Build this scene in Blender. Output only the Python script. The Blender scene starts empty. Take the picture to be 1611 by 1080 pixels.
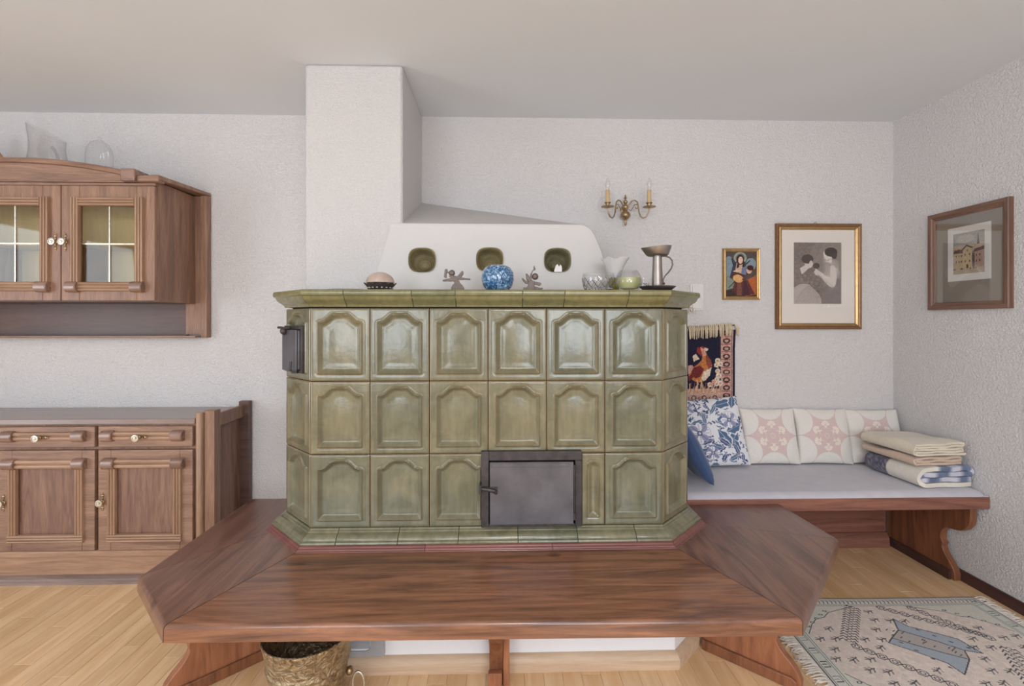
import bpy, bmesh, math, random
import numpy as np
from mathutils import Vector, Matrix
random.seed(7); rng = np.random.default_rng(7)
PI = math.pi
R = math.radians
scene = bpy.context.scene
COL = scene.collection

# ------------------------------------------------------------------ camera, light, exposure
cam = bpy.data.cameras.new('camera'); cam_o = bpy.data.objects.new('camera', cam); COL.objects.link(cam_o)
cam.lens = 16.76; cam.sensor_width = 36; cam.shift_x = 0.0; cam.shift_y = -35/1611
cam.clip_start = 0.02
cam_o.location = (0, 0, 1.314); cam_o.rotation_euler = (R(90), 0, R(-1.5))
scene.camera = cam_o
scene.view_settings.view_transform = 'Standard'; scene.view_settings.look = 'None'
scene.view_settings.gamma = 1.0; scene.view_settings.use_curve_mapping = False
scene.view_settings.exposure = -0.37
world = bpy.data.worlds.new('world'); scene.world = world; world.use_nodes = True
bg = world.node_tree.nodes['Background']; bg.inputs[0].default_value = (0.85, 0.92, 1.0, 1); bg.inputs[1].default_value = 1.2
def area_light(name, loc, rot, sx, sy, power, col):
    l = bpy.data.lights.new(name, 'AREA'); l.shape = 'RECTANGLE'; l.size = sx; l.size_y = sy
    l.energy = power; l.color = col
    o = bpy.data.objects.new(name, l); COL.objects.link(o); o.location = loc; o.rotation_euler = rot
    return o
# daylight through the two windows behind the camera and the glazed door in the left wall
area_light('daylight_rear_left', (-1.75, -2.75, 1.45), (R(-80), 0, PI), 1.7, 1.5, 70, (0.87, 0.95, 1.04))
area_light('daylight_rear_right', (1.05, -2.75, 1.45), (R(-80), 0, PI), 1.5, 1.5, 72, (0.87, 0.95, 1.04))
area_light('daylight_side', (-4.35, -0.1, 1.3), (0, R(-96), 0), 2.0, 1.8, 74, (0.84, 0.94, 1.05))
# the room's hanging lamp, behind the camera
l = bpy.data.lights.new('hanging_lamp_light', 'POINT'); l.energy = 62; l.shadow_soft_size = 0.16; l.color = (0.96, 0.96, 0.98)
lo = bpy.data.objects.new('hanging_lamp_light', l); COL.objects.link(lo); lo.location = (0.1, -1.0, 2.05)

# ------------------------------------------------------------------ helpers
ORG = {}
def lin(c):
    c = c/255.0
    return c/12.92 if c <= 0.04045 else ((c+0.055)/1.055)**2.4
def rgb(r, g, b): return (lin(r), lin(g), lin(b), 1.0)

class MB:
    def __init__(s): s.v = []; s.f = []
    def add(s, vs, fs):
        n = len(s.v); s.v += [tuple(p) for p in vs]; s.f += [tuple(i+n for i in q) for q in fs]; return s
    def box(s, x0, x1, y0, y1, z0, z1):
        return s.add([(x0,y0,z0),(x1,y0,z0),(x1,y1,z0),(x0,y1,z0),(x0,y0,z1),(x1,y0,z1),(x1,y1,z1),(x0,y1,z1)],
                     [(0,3,2,1),(4,5,6,7),(0,1,5,4),(1,2,6,5),(2,3,7,6),(3,0,4,7)])
    def prism(s, poly, axis, a0, a1):
        n = len(poly)
        def P(p, a):
            return {'z': (p[0], p[1], a), 'y': (p[0], a, p[1]), 'x': (a, p[0], p[1])}[axis]
        vs = [P(p, a0) for p in poly]+[P(p, a1) for p in poly]
        fs = [tuple(range(n))[::-1], tuple(range(n, 2*n))]+[(i, (i+1) % n, n+(i+1) % n, n+i) for i in range(n)]
        return s.add(vs, fs)
    def lathe(s, prof, c=(0,0,0), n=32, axis='z', cap=True, squash=None):
        vs = []; m = len(prof)
        for r, z in prof:
            for k in range(n):
                a = 2*PI*k/n; x, y = r*math.cos(a), r*math.sin(a)
                if squash: x *= squash[0]; y *= squash[1]
                p = {'z': (x, y, z), 'y': (x, z, y), 'x': (z, x, y)}[axis]
                vs.append((p[0]+c[0], p[1]+c[1], p[2]+c[2]))
        fs = [(i*n+k, i*n+(k+1) % n, (i+1)*n+(k+1) % n, (i+1)*n+k) for i in range(m-1) for k in range(n)]
        if cap: fs += [tuple(range(n))[::-1], tuple((m-1)*n+k for k in range(n))]
        return s.add(vs, fs)
    def tube(s, pts, r, n=8, closed=False, cap=True):
        pts = [Vector(p) for p in pts]; m = len(pts); vs = []
        rr = r if isinstance(r, (list, tuple)) else [r]*m
        up = Vector((0.03, 0.07, 1)).normalized(); prev = None
        for i, p in enumerate(pts):
            a = pts[(i-1) % m] if (closed or i > 0) else p; b = pts[(i+1) % m] if (closed or i < m-1) else p
            t = (b-a)
            t = t.normalized() if t.length > 1e-9 else up
            if prev is None:
                nn = t.cross(up)
                if nn.length < 1e-3: nn = t.cross(Vector((1, 0, 0)))
                nn.normalize()
            else:
                nn = (prev-t*prev.dot(t))
                nn = nn.normalized() if nn.length > 1e-6 else t.cross(up).normalized()
            prev = nn; bb = t.cross(nn)
            for k in range(n):
                q = 2*PI*k/n; vs.append(tuple(p+nn*(rr[i]*math.cos(q))+bb*(rr[i]*math.sin(q))))
        fs = [(i*n+k, i*n+(k+1) % n, ((i+1) % m)*n+(k+1) % n, ((i+1) % m)*n+k) for i in range(m if closed else m-1) for k in range(n)]
        if cap and not closed: fs += [tuple(range(n)), tuple((m-1)*n+k for k in range(n))]
        return s.add(vs, fs)
    def grid(s, fn, nu, nv, cu=False):
        vs = [fn(i, j) for j in range(nv) for i in range(nu)]
        fs = [(j*nu+i, j*nu+(i+1) % nu, (j+1)*nu+(i+1) % nu, (j+1)*nu+i) for j in range(nv-1) for i in range(nu if cu else nu-1)]
        return s.add(vs, fs)
    def ball(s, c, r, n=16, m=10, sq=(1,1,1)):
        return s.lathe([(max(1e-4, r*math.sin(PI*i/m))*1.0, -r*math.cos(PI*i/m)*sq[2]) for i in range(m+1)], c, n, cap=False, squash=(sq[0], sq[1]))

def new_mesh(name, mb, mat, smooth=40, org=(0,0,0), recalc=True):
    me = bpy.data.meshes.new(name)
    v = np.array(mb.v, dtype=float)-np.array(org, dtype=float)
    me.from_pydata(v.tolist(), [], mb.f)
    if recalc:
        bm = bmesh.new(); bm.from_mesh(me); bmesh.ops.recalc_face_normals(bm, faces=bm.faces); bm.to_mesh(me); bm.free()
    if mat: me.materials.append(mat)
    if smooth:
        me.polygons.foreach_set('use_smooth', [True]*len(me.polygons)); me.set_sharp_from_angle(angle=R(smooth))
    me.update(); return me
def obj(name, mb, mat, parent=None, at=None, bevel=0, smooth=40, seg=2, recalc=True, label=None):
    """link ONE mesh object; geometry is given in the parent's origin frame shifted to world axes"""
    if parent is not None: org = ORG[parent.name]
    else: org = at if at is not None else (0, 0, 0)
    me = new_mesh(name, mb, mat, smooth, org, recalc)
    o = bpy.data.objects.new(name, me); COL.objects.link(o)
    if parent is not None: o.parent = parent
    else: o.location = org
    ORG[o.name] = org
    if bevel:
        b = o.modifiers.new('bevel', 'BEVEL'); b.width = bevel; b.segments = seg; b.limit_method = 'ANGLE'; b.angle_limit = R(35)
        b.harden_normals = False
    if label: o['label'] = label
    return o
def tag(o, label, cat, group=None):
    o['label'] = label; o['category'] = cat
    if group: o['group'] = group
    return o
def thing(name, label, cat, loc=(0,0,0), group=None, rot=None, local=False):
    o = bpy.data.objects.new(name, None); COL.objects.link(o); o.location = loc; o.empty_display_size = 0.05
    if rot is not None: o.rotation_euler = rot
    ORG[o.name] = (0,0,0) if local else tuple(loc)
    return tag(o, label, cat, group)
def struct(name, mb, mat, parent=None, at=None, bevel=0, smooth=40):
    o = obj(name, mb, mat, parent, at, bevel, smooth)
    if parent is None: o['kind'] = 'structure'
    return o
def place(me, name, parent, loc, rz=0):
    o = bpy.data.objects.new(name, me); COL.objects.link(o); o.parent = parent; o.location = loc; o.rotation_euler = (0,0,rz)
    ORG[o.name] = (0,0,0); return o

# ------------------------------------------------------------------ painted canvases (flat print, weave) as colour attributes
class Canvas:
    """raster in metres; row 0 at v = 0; colours linear"""
    def __init__(s, w, h, res, base):
        s.w, s.h = w, h; s.nx = max(2, int(round(w/res))+1); s.ny = max(2, int(round(h/res))+1)
        s.X, s.Y = np.meshgrid(np.linspace(0, w, s.nx), np.linspace(0, h, s.ny))
        s.c = np.zeros((s.ny, s.nx, 3)); s.c[:] = [lin(x) for x in base]
    def put(s, m, col, a=1.0):
        col = np.array([lin(x) for x in col]); m = (m*a)[..., None] if m.dtype != bool else (m.astype(float)*a)[..., None]
        s.c = s.c*(1-m)+col*m; return s
    def ell(s, x, y, rx, ry, col, a=1.0, rot=0):
        dx, dy = s.X-x, s.Y-y; cr, sr = math.cos(rot), math.sin(rot)
        u = (dx*cr+dy*sr)/rx; v = (-dx*sr+dy*cr)/ry
        return s.put(u*u+v*v < 1, col, a)
    def poly(s, pts, col, a=1.0):
        m = np.zeros(s.X.shape, bool); n = len(pts)
        for i in range(n):
            x1, y1 = pts[i]; x2, y2 = pts[(i+1) % n]
            if y1 == y2: continue
            m ^= ((s.Y >= min(y1, y2)) & (s.Y < max(y1, y2)) & (s.X < (s.Y-y1)*(x2-x1)/(y2-y1)+x1))
        return s.put(m, col, a)
    def dist(s, pts):
        d = np.full(s.X.shape, 1e9)
        for (x1, y1), (x2, y2) in zip(pts[:-1], pts[1:]):
            L = (x2-x1)**2+(y2-y1)**2+1e-12
            t = np.clip(((s.X-x1)*(x2-x1)+(s.Y-y1)*(y2-y1))/L, 0, 1)
            d = np.minimum(d, np.hypot(s.X-x1-t*(x2-x1), s.Y-y1-t*(y2-y1)))
        return d
    def line(s, pts, w, col, a=1.0): return s.put(s.dist(pts) < w/2, col, a)
    def ring(s, x, y, r, w, col, a=1.0): return s.put(np.abs(np.hypot(s.X-x, s.Y-y)-r) < w/2, col, a)
    def noise(s, amt, cell=1):
        n = rng.normal(0, amt, (s.ny//cell+2, s.nx//cell+2)); n = np.kron(n, np.ones((cell, cell)))[:s.ny, :s.nx]
        s.c = np.clip(s.c*(1+n[..., None]), 0, 1); return s
    def sub(s, x0, y0, w, h):   # helper mapping unit coords into a sub rectangle
        return lambda u, v: (x0+u*w, y0+v*h)
def paint(me, colors, name='Col'):
    """colors: n x 3 linear per vertex"""
    a = me.color_attributes.new(name=name, type='FLOAT_COLOR', domain='POINT')
    buf = np.ones((len(me.vertices), 4), dtype=np.float32); buf[:, :3] = colors
    a.data.foreach_set('color', buf.ravel()); return me
def canvas_mesh(name, cv, mat, pos, smooth=False):
    """a sheet following pos(X, Y arrays) -> (x,y,z) arrays, coloured by the canvas"""
    x, y, z = pos(cv.X, cv.Y)
    co = np.stack([np.broadcast_to(q, cv.X.shape) for q in (x, y, z)], -1).reshape(-1, 3)
    nx, ny = cv.nx, cv.ny
    i, j = np.meshgrid(np.arange(nx-1), np.arange(ny-1)); a = (j*nx+i).ravel()
    q = np.stack([a, a+1, a+nx+1, a+nx], -1)
    me = bpy.data.meshes.new(name); me.vertices.add(len(co)); me.vertices.foreach_set('co', co.ravel())
    me.loops.add(q.size); me.loops.foreach_set('vertex_index', q.ravel().astype(np.int32))
    me.polygons.add(len(q)); me.polygons.foreach_set('loop_start', (np.arange(len(q))*4).astype(np.int32))
    me.update(calc_edges=True)
    if smooth: me.polygons.foreach_set('use_smooth', [True]*len(q))
    paint(me, cv.c.reshape(-1, 3)); me.materials.append(mat); return me
def link_me(name, me, parent=None, loc=(0,0,0), rot=(0,0,0)):
    o = bpy.data.objects.new(name, me); COL.objects.link(o); o.location = loc; o.rotation_euler = rot
    if parent is not None: o.parent = parent
    ORG[o.name] = (0,0,0); return o

# ------------------------------------------------------------------ materials
class NT:
    def __init__(s, name):
        s.m = bpy.data.materials.new(name); s.m.use_nodes = True; s.t = s.m.node_tree; s.b = s.t.nodes['Principled BSDF']
        s.out = s.t.nodes['Material Output']
    def n(s, typ, **k):
        nd = s.t.nodes.new(typ)
        for a, b in k.items(): setattr(nd, a, b)
        return nd
    def l(s, a, b): s.t.links.new(a, b)
    def noise(s, vec, scale, detail=4, rough=0.55, dist=0.0):
        nd = s.n('ShaderNodeTexNoise'); nd.inputs['Scale'].default_value = scale; nd.inputs['Detail'].default_value = detail
        nd.inputs['Roughness'].default_value = rough; nd.inputs['Distortion'].default_value = dist
        if vec is not None: s.l(vec, nd.inputs['Vector'])
        return nd.outputs['Fac']
    def coords(s, scale=(1,1,1), rot=(0,0,0), rand=False, kind='Object'):
        tc = s.n('ShaderNodeTexCoord'); mp = s.n('ShaderNodeMapping'); mp.inputs['Scale'].default_value = scale; mp.inputs['Rotation'].default_value = rot
        src = tc.outputs[kind]
        if rand:
            oi = s.n('ShaderNodeObjectInfo'); ml = s.n('ShaderNodeMath', operation='MULTIPLY'); ml.inputs[1].default_value = 37.0
            s.l(oi.outputs['Random'], ml.inputs[0]); ad = s.n('ShaderNodeVectorMath', operation='ADD'); s.l(src, ad.inputs[0]); s.l(ml.outputs[0], ad.inputs[1]); src = ad.outputs[0]
        s.l(src, mp.inputs['Vector']); return mp.outputs['Vector']
    def ramp(s, fac, stops):
        r = s.n('ShaderNodeValToRGB'); e = r.color_ramp.elements
        while len(e) < len(stops): e.new(0.5)
        for i, (p, c) in enumerate(stops): e[i].position = p; e[i].color = c
        s.l(fac, r.inputs['Fac']); return r.outputs['Color']
    def mix(s, fac, a, b, mode='MIX'):
        m = s.n('ShaderNodeMix', data_type='RGBA', blend_type=mode)
        for sock, v in ((m.inputs[0], fac), (m.inputs[6], a), (m.inputs[7], b)):
            if hasattr(v, 'is_linked'): s.l(v, sock)
            else: sock.default_value = v
        return m.outputs[2]
    def bump(s, h, strength=0.3, dist=0.002):
        b = s.n('ShaderNodeBump'); b.inputs['Strength'].default_value = strength; b.inputs['Distance'].default_value = dist
        s.l(h, b.inputs['Height']); s.l(b.outputs['Normal'], s.b.inputs['Normal']); return b
    def set(s, **k):
        for a, v in k.items():
            i = s.b.inputs[a.replace('_', ' ')]
            if hasattr(v, 'is_linked'): s.l(v, i)
            else: i.default_value = v
        return s.m

def mat_plain(name, col, rough=0.5, metal=0.0, var=0.0, vscale=20, bump=0.0, bscale=80, **k):
    t = NT(name)
    if var:
        f = t.noise(t.coords(), vscale, 4)
        c = t.ramp(f, [(0.3, tuple(x*(1-var) for x in col[:3])+(1,)), (0.7, tuple(min(1, x*(1+var)) for x in col[:3])+(1,))])
    else: c = col
    if bump: t.bump(t.noise(t.coords(), bscale, 3), bump, 0.002)
    return t.set(Base_Color=c, Roughness=rough, Metallic=metal, **k)
def mat_plaster(name, col, scale, strength, dist):
    t = NT(name); v = t.coords(kind='Object')
    n1 = t.noise(v, scale, 5, 0.6, 0.6)
    n2 = t.noise(v, 1.3, 3)
    c = t.ramp(n2, [(0.3, tuple(x*0.97 for x in col[:3])+(1,)), (0.7, col)])
    t.bump(n1, strength, dist)
    return t.set(Base_Color=c, Roughness=0.92, Specular_IOR_Level=0.2)
def mat_wood(name, dark, light, axis='x', rough=0.4, grain=1.0, spec=0.5, coat=0.0, rotz=0.0, figure=1.0, knots=False, cr=0.2):
    t = NT(name); k = {'x': (1.2, 14, 14), 'y': (14, 1.2, 14), 'z': (14, 14, 1.2)}[axis]
    v = t.coords(k, (0, 0, rotz), rand=True)
    v2 = t.coords(tuple(q*5 for q in k), (0, 0, rotz), rand=True)
    f1 = t.noise(v, 1.6*figure, 6, 0.6, 1.3); f2 = t.noise(v2, 3.0, 4, 0.6)
    mid = tuple((a+b)/2 for a, b in zip(dark, light))
    c = t.ramp(f1, [(0.28, dark), (0.5, mid), (0.72, light)])
    fine = t.ramp(f2, [(0.35, (0.72, 0.70, 0.68, 1)), (0.6, (1, 1, 1, 1))])
    c = t.mix(0.6*grain, c, fine, 'MULTIPLY')
    if knots:
        vo = t.n('ShaderNodeTexVoronoi'); vo.inputs['Scale'].default_value = 1.0
        t.l(t.coords((3.2, 5.5, 5.5) if axis == 'x' else (5.5, 3.2, 5.5), (0, 0, rotz), rand=True), vo.inputs['Vector'])
        kn = t.ramp(vo.outputs['Distance'], [(0.0, (0.10, 0.07, 0.06, 1)), (0.07, (0.45, 0.38, 0.35, 1)), (0.11, (1, 1, 1, 1))])
        c = t.mix(0.8, c, kn, 'MULTIPLY')
        sc = t.noise(t.coords((1, 1, 1), rand=True), 160, 2, 0.5)
        spk = t.ramp(sc, [(0.76, (0, 0, 0, 1)), (0.80, (1, 1, 1, 1))])
        c = t.mix(spk, c, rgb(170, 120, 90))
    t.bump(f2, 0.12, 0.001)
    rr = t.n('ShaderNodeMapRange'); rr.inputs[3].default_value = rough-0.06; rr.inputs[4].default_value = rough+0.12; t.l(f1, rr.inputs[0])
    return t.set(Base_Color=c, Roughness=rr.outputs[0], Specular_IOR_Level=spec, Coat_Weight=coat, Coat_Roughness=cr)
def mat_painted(name, rough=0.9, bump=0.0, bscale=300, sheen=0.0, spec=0.2, coat=0.0):
    t = NT(name); a = t.n('ShaderNodeVertexColor', layer_name='Col')
    if bump: t.bump(t.noise(t.coords(), bscale, 2), bump, 0.002)
    return t.set(Base_Color=a.outputs['Color'], Roughness=rough, Sheen_Weight=sheen, Specular_IOR_Level=spec, Coat_Weight=coat, Coat_Roughness=0.05)
def mat_glaze(name, a, b, c, rough=0.22):
    t = NT(name); v = t.coords((1, 1, 1), rand=True); vs = t.coords((9, 9, 1.6), rand=True)
    f = t.noise(v, 9, 4, 0.6, 0.8); g = t.noise(vs, 5, 4, 0.6)
    col = t.ramp(f, [(0.30, a), (0.50, b), (0.70, c)])
    col = t.mix(0.5, col, t.ramp(g, [(0.35, a), (0.65, b)]))
    oi = t.n('ShaderNodeObjectInfo'); rv = t.ramp(oi.outputs['Random'], [(0, (0.84, 0.88, 0.90, 1)), (1, (1.08, 1.03, 0.96, 1))])
    col = t.mix(1.0, col, rv, 'MULTIPLY')
    at = t.n('ShaderNodeVertexColor', layer_name='Col')
    edge = t.mix(0.75, col, rgb(139, 112, 84))
    col = t.mix(at.outputs['Color'], col, edge)
    h = t.noise(t.coords((1, 1, 1), rand=True), 45, 3, 0.5); t.bump(h, 0.22, 0.004)
    return t.set(Base_Color=col, Roughness=rough, Specular_IOR_Level=0.5, Coat_Weight=0.35, Coat_Roughness=0.16)
def mat_glass(name, tint=(1,1,1,1), refl=0.12, dens=0.08):
    """clear blown glass: see-through with glossy skin, a little denser where it is seen edge-on"""
    t = NT(name); t.t.nodes.remove(t.b)
    tr = t.n('ShaderNodeBsdfTransparent'); gl = t.n('ShaderNodeBsdfGlossy'); gl.inputs['Roughness'].default_value = 0.03
    lw = t.n('ShaderNodeLayerWeight'); lw.inputs['Blend'].default_value = 0.35
    tr_c = t.ramp(lw.outputs['Facing'], [(0.0, tuple(x*(1-dens) for x in tint[:3])+(1,)), (0.62, tuple(x*(1-dens)*0.98 for x in tint[:3])+(1,)), (1.0, tuple(x*(1-dens)*0.62 for x in tint[:3])+(1,))])
    t.l(tr_c, tr.inputs['Color'])
    mr = t.n('ShaderNodeMapRange'); mr.inputs[3].default_value = refl*0.4; mr.inputs[4].default_value = min(1, refl*4.0); t.l(lw.outputs['Facing'], mr.inputs[0])
    ms = t.n('ShaderNodeMixShader'); t.l(mr.outputs[0], ms.inputs[0]); t.l(tr.outputs[0], ms.inputs[1]); t.l(gl.outputs[0], ms.inputs[2])
    t.l(ms.outputs[0], t.out.inputs['Surface']); return t.m

M = {}
M['wall'] = mat_plaster('wall_plaster', rgb(228, 224, 223), 95, 1.0, 0.0105)
M['smooth'] = mat_plaster('smooth_plaster', rgb(207, 203, 200), 16, 0.25, 0.004)
M['ceiling'] = mat_plaster('ceiling_paint', rgb(228, 231, 235), 40, 0.05, 0.002)
M['chimney'] = mat_plaster('chimney_plaster', rgb(212, 208, 206), 105, 0.95, 0.007)  # base colour greyer than the wall, to offset the lamp's brightness on it
M['whitebase'] = mat_plaster('base_plaster', rgb(236, 236, 238), 60, 0.3, 0.004)
M['glaze'] = mat_glaze('green_glaze', rgb(96, 95, 74), rgb(121, 118, 94), rgb(144, 134, 106))
M['glaze_dk'] = mat_glaze('olive_glaze', rgb(100, 98, 66), rgb(124, 122, 84), rgb(138, 130, 94), 0.25)
M['glaze_niche'] = mat_glaze('niche_glaze', rgb(120, 112, 84), rgb(146, 136, 104), rgb(164, 150, 122), 0.25)
M['grout'] = mat_plain('dark_grout', rgb(52, 46, 36), 0.9)
M['iron'] = mat_plain('sheet_iron', rgb(100, 98, 102), 0.42, 0.6, 0.25, 9, 0.15, 60)
M['iron_dk'] = mat_plain('cast_iron', rgb(72, 66, 66), 0.5, 0.5, 0.3, 30, 0.3, 120)
M['seat_x'] = mat_wood('seat_wood_long', rgb(84, 52, 40), rgb(164, 112, 82), 'x', 0.30, 1.0, 0.5, 0.55, knots=True, cr=0.14)
M['seat_l'] = mat_wood('seat_wood_left', rgb(84, 54, 44), rgb(150, 108, 88), 'y', 0.30, 1.0, 0.5, 0.35, rotz=R(45), knots=True, cr=0.28)
M['seat_r'] = mat_wood('seat_wood_right', rgb(80, 52, 44), rgb(146, 106, 88), 'y', 0.30, 1.0, 0.5, 0.35, rotz=R(-45), knots=True, cr=0.28)
M['seat_y'] = mat_wood('seat_wood_side', rgb(92, 58, 50), rgb(140, 98, 82), 'y', 0.30, 1.0, 0.5, 0.35, knots=True, cr=0.28)
M['leg'] = mat_wood('support_wood', rgb(132, 80, 54), rgb(180, 120, 84), 'z', 0.42, 0.9)
M['leg_dk'] = mat_wood('support_wood_dark', rgb(100, 60, 42), rgb(158, 102, 68), 'z', 0.42, 1.0)
M['trim'] = mat_wood('red_trim_wood', rgb(104, 58, 54), rgb(138, 84, 76), 'x', 0.35, 0.6, coat=0.3)
M['board'] = mat_wood('daybed_wood', rgb(112, 70, 58), rgb(156, 106, 88), 'x', 0.4, 0.8)
M['dark_base'] = mat_wood('dark_baseboard', rgb(66, 42, 38), rgb(88, 60, 54), 'y', 0.4, 0.6)
M['oak_x'] = mat_wood('oak_long', rgb(122, 91, 77), rgb(173, 137, 113), 'x', 0.40, 1.2)
M['oak_z'] = mat_wood('oak_upright', rgb(122, 89, 73), rgb(171, 133, 108), 'z', 0.40, 1.2)
M['oak_lx'] = mat_wood('oak_worn_long', rgb(148, 112, 88), rgb(186, 150, 122), 'x', 0.36, 0.8)
M['oak_lz'] = mat_wood('oak_worn_upright', rgb(146, 110, 86), rgb(184, 148, 120), 'z', 0.36, 0.8)
M['oak_panel'] = mat_wood('oak_panel', rgb(107, 77, 67), rgb(157, 121, 101), 'z', 0.42, 1.0, figure=1.6)
M['oak_top'] = mat_wood('oak_top', rgb(123, 101, 92), rgb(156, 134, 123), 'x', 0.3, 0.5, coat=0.5)
M['oak_dk'] = mat_wood('oak_dark', rgb(81, 60, 53), rgb(112, 86, 77), 'x', 0.35, 0.6)  # darker oak tone for the sideboard back post, cabinet bottom and back board
M['bun'] = mat_wood('turned_block', rgb(120, 90, 76), rgb(168, 134, 116), 'x', 0.24, 0.8, coat=0.5)
M['skirt'] = mat_wood('beige_moulding', rgb(196, 166, 136), rgb(220, 194, 166), 'x', 0.45, 0.4)
M['brass'] = mat_plain('aged_brass', rgb(166, 142, 110), 0.36, 0.9, 0.25, 60)
M['brass_lt'] = mat_plain('pale_brass', rgb(208, 198, 182), 0.3, 0.85, 0.2, 80)
M['gold'] = mat_plain('gold_leaf', rgb(184, 150, 104), 0.34, 0.7, 0.12, 40)
M['gold_dk'] = mat_plain('bronze_frame', rgb(140, 104, 74), 0.38, 0.5, 0.15, 40)
M['pewter'] = mat_plain('pewter', rgb(150, 142, 136), 0.36, 0.85, 0.12, 30)
M['pewter_dk'] = mat_plain('dark_pewter', rgb(110, 98, 94), 0.45, 0.7, 0.15, 40)
M['figure'] = mat_plain('cast_figure', rgb(112, 98, 92), 0.55, 0.4, 0.2, 120)
M['print'] = mat_painted('paper_print', 0.6)
M['paper'] = mat_plain('mount_card', rgb(228, 220, 212), 0.8)
M['paper_w'] = mat_plain('white_paper', rgb(236, 232, 226), 0.8)
M['frame_wood'] = mat_wood('frame_wood', rgb(102, 72, 58), rgb(140, 106, 88), 'z', 0.42, 0.9)
M['frame_wood_y'] = mat_wood('frame_wood_long', rgb(102, 72, 58), rgb(140, 106, 88), 'y', 0.42, 0.9)
M['mount_dk'] = mat_plain('grey_mount', rgb(146, 136, 124), 0.75)
M['glasspane'] = mat_glass('picture_glass', (1,1,1,1), 0.014, 0.01)
M['cabglass'] = mat_glass('cabinet_glass', (0.97, 0.95, 0.88, 1), 0.03, 0.02)
M['clear'] = mat_glass('clear_glass', (1, 1, 1, 1), 0.06, 0.015)
M['bulb'] = mat_glass('bulb_glass', (1, 1, 1, 1), 0.10, 0.03)
M['amber'] = mat_plain('amber_glass', rgb(196, 140, 84), 0.2, 0, 0.1, 20)
M['cabint'] = mat_wood('cabinet_inside', rgb(222, 204, 160), rgb(236, 218, 176), 'z', 0.5, 0.3)
M['candle'] = mat_plain('candle_sleeve', rgb(200, 172, 128), 0.5, 0, 0.08, 60)
M['plastic'] = mat_plain('white_plastic', rgb(222, 218, 214), 0.4)
M['fabric'] = mat_painted('printed_cotton', 0.92, 0.25, 420, 0.2)
M['rug'] = mat_painted('rug_pile', 0.95, 0.5, 380, 0.3)
M['weave'] = mat_painted('woven_wool', 0.95, 0.45, 300, 0.3)
M['mattress'] = mat_plain('grey_cotton', rgb(198, 195, 202), 0.95, 0, 0.05, 14, 0.2, 260, Sheen_Weight=0.2)
M['blue'] = mat_plain('blue_cotton', rgb(58, 78, 116), 0.92, 0, 0.18, 12, 0.3, 200, Sheen_Weight=0.3)
M['fringe'] = mat_plain('cream_yarn', rgb(222, 212, 200), 0.95, 0, 0.15, 60)
M['fringe_tan'] = mat_plain('tan_yarn', rgb(206, 188, 160), 0.95, 0, 0.2, 60)
t = NT('bucket_brass'); v = t.coords((1, 1, 1))
n1 = t.noise(v, 40, 4, 0.6, 2.0); n2 = t.noise(v, 120, 2)
t.bump(n1, 0.8, 0.010)
M['bucket'] = t.set(Base_Color=t.ramp(n1, [(0.3, rgb(112, 94, 72)), (0.6, rgb(186, 168, 138))]), Metallic=0.8, Roughness=0.36)
t = NT('beech_floor'); v = t.coords((9, 0.9, 9), rand=True); f1 = t.noise(v, 3, 5, 0.55, 0.6)
c = t.ramp(f1, [(0.3, rgb(228, 186, 136)), (0.7, rgb(246, 214, 172))])
oi = t.n('ShaderNodeObjectInfo'); c = t.mix(1.0, c, t.ramp(oi.outputs['Random'], [(0, (0.86, 0.82, 0.78, 1)), (1, (1.04, 1.04, 1.04, 1))]), 'MULTIPLY')
M['floor'] = t.set(Base_Color=c, Roughness=0.30, Specular_IOR_Level=0.5, Coat_Weight=0.2, Coat_Roughness=0.15)
M['subfloor'] = mat_plain('subfloor', rgb(120, 92, 62), 0.8)
t = NT('marbled_glass'); v = t.coords((1, 1, 1)); f = t.noise(v, 42, 5, 0.65, 2.2)
M['marble'] = t.set(Base_Color=t.ramp(f, [(0.36, rgb(22, 48, 84)), (0.50, rgb(58, 104, 150)), (0.60, rgb(132, 168, 192)), (0.68, rgb(210, 222, 226))]), Roughness=0.12, Coat_Weight=0.8, Coat_Roughness=0.03)
M['shell'] = mat_plain('pink_shell', rgb(188, 164, 150), 0.35, 0, 0.12, 60, 0.3, 150, Coat_Weight=0.3)
M['milk'] = mat_plain('milk_glass', rgb(226, 222, 222), 0.15, Alpha=0.55)
M['greenglass'] = mat_glass('green_glass', (0.60, 0.56, 0.18, 1), 0.10, 0.25)
M['limeglass'] = mat_plain('lime_glass', rgb(216, 214, 150), 0.2, Alpha=0.6)
M['ink'] = mat_plain('dark_ink', rgb(70, 68, 70), 0.7)

# ------------------------------------------------------------------ room shell
XR, YB, H = 2.345, 2.78, 2.5
XL, YF = -4.25, -2.65
struct('ceiling', MB().box(XL-.1, XR+.1, YF-.1, YB+.1, H, H+.1), M['ceiling'], smooth=0)
struct('wall_back', MB().box(XL-.1, XR+.1, YB, YB+.1, 0, H), M['wall'], smooth=0)
struct('wall_right', MB().box(XR, XR+.1, YF-.1, YB, 0, H), M['wall'], smooth=0)
def holed_wall(name, axis, a0, a1, c0, c1, holes):
    mb = MB(); x = a0
    def bx(p, q, z0, z1):
        if axis == 'x': mb.box(p, q, c0, c1, z0, z1)
        else: mb.box(c0, c1, p, q, z0, z1)
    for (h0, h1, z0, z1) in holes:
        bx(x, h0, 0, H); bx(h0, h1, 0, z0) if z0 > 0.01 else None; bx(h0, h1, z1, H); x = h1
    bx(x, a1, 0, H)
    struct(name, mb, M['wall'], smooth=0)
holed_wall('wall_front', 'x', XL, XR, YF-.1, YF, [(-2.6, -0.9, 0.7, 2.2), (0.3, 1.8, 0.7, 2.2)])
holed_wall('wall_left', 'y', YF, YB, XL-.1, XL, [(-1.0, 0.8, 0.1, 2.2)])
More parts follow.
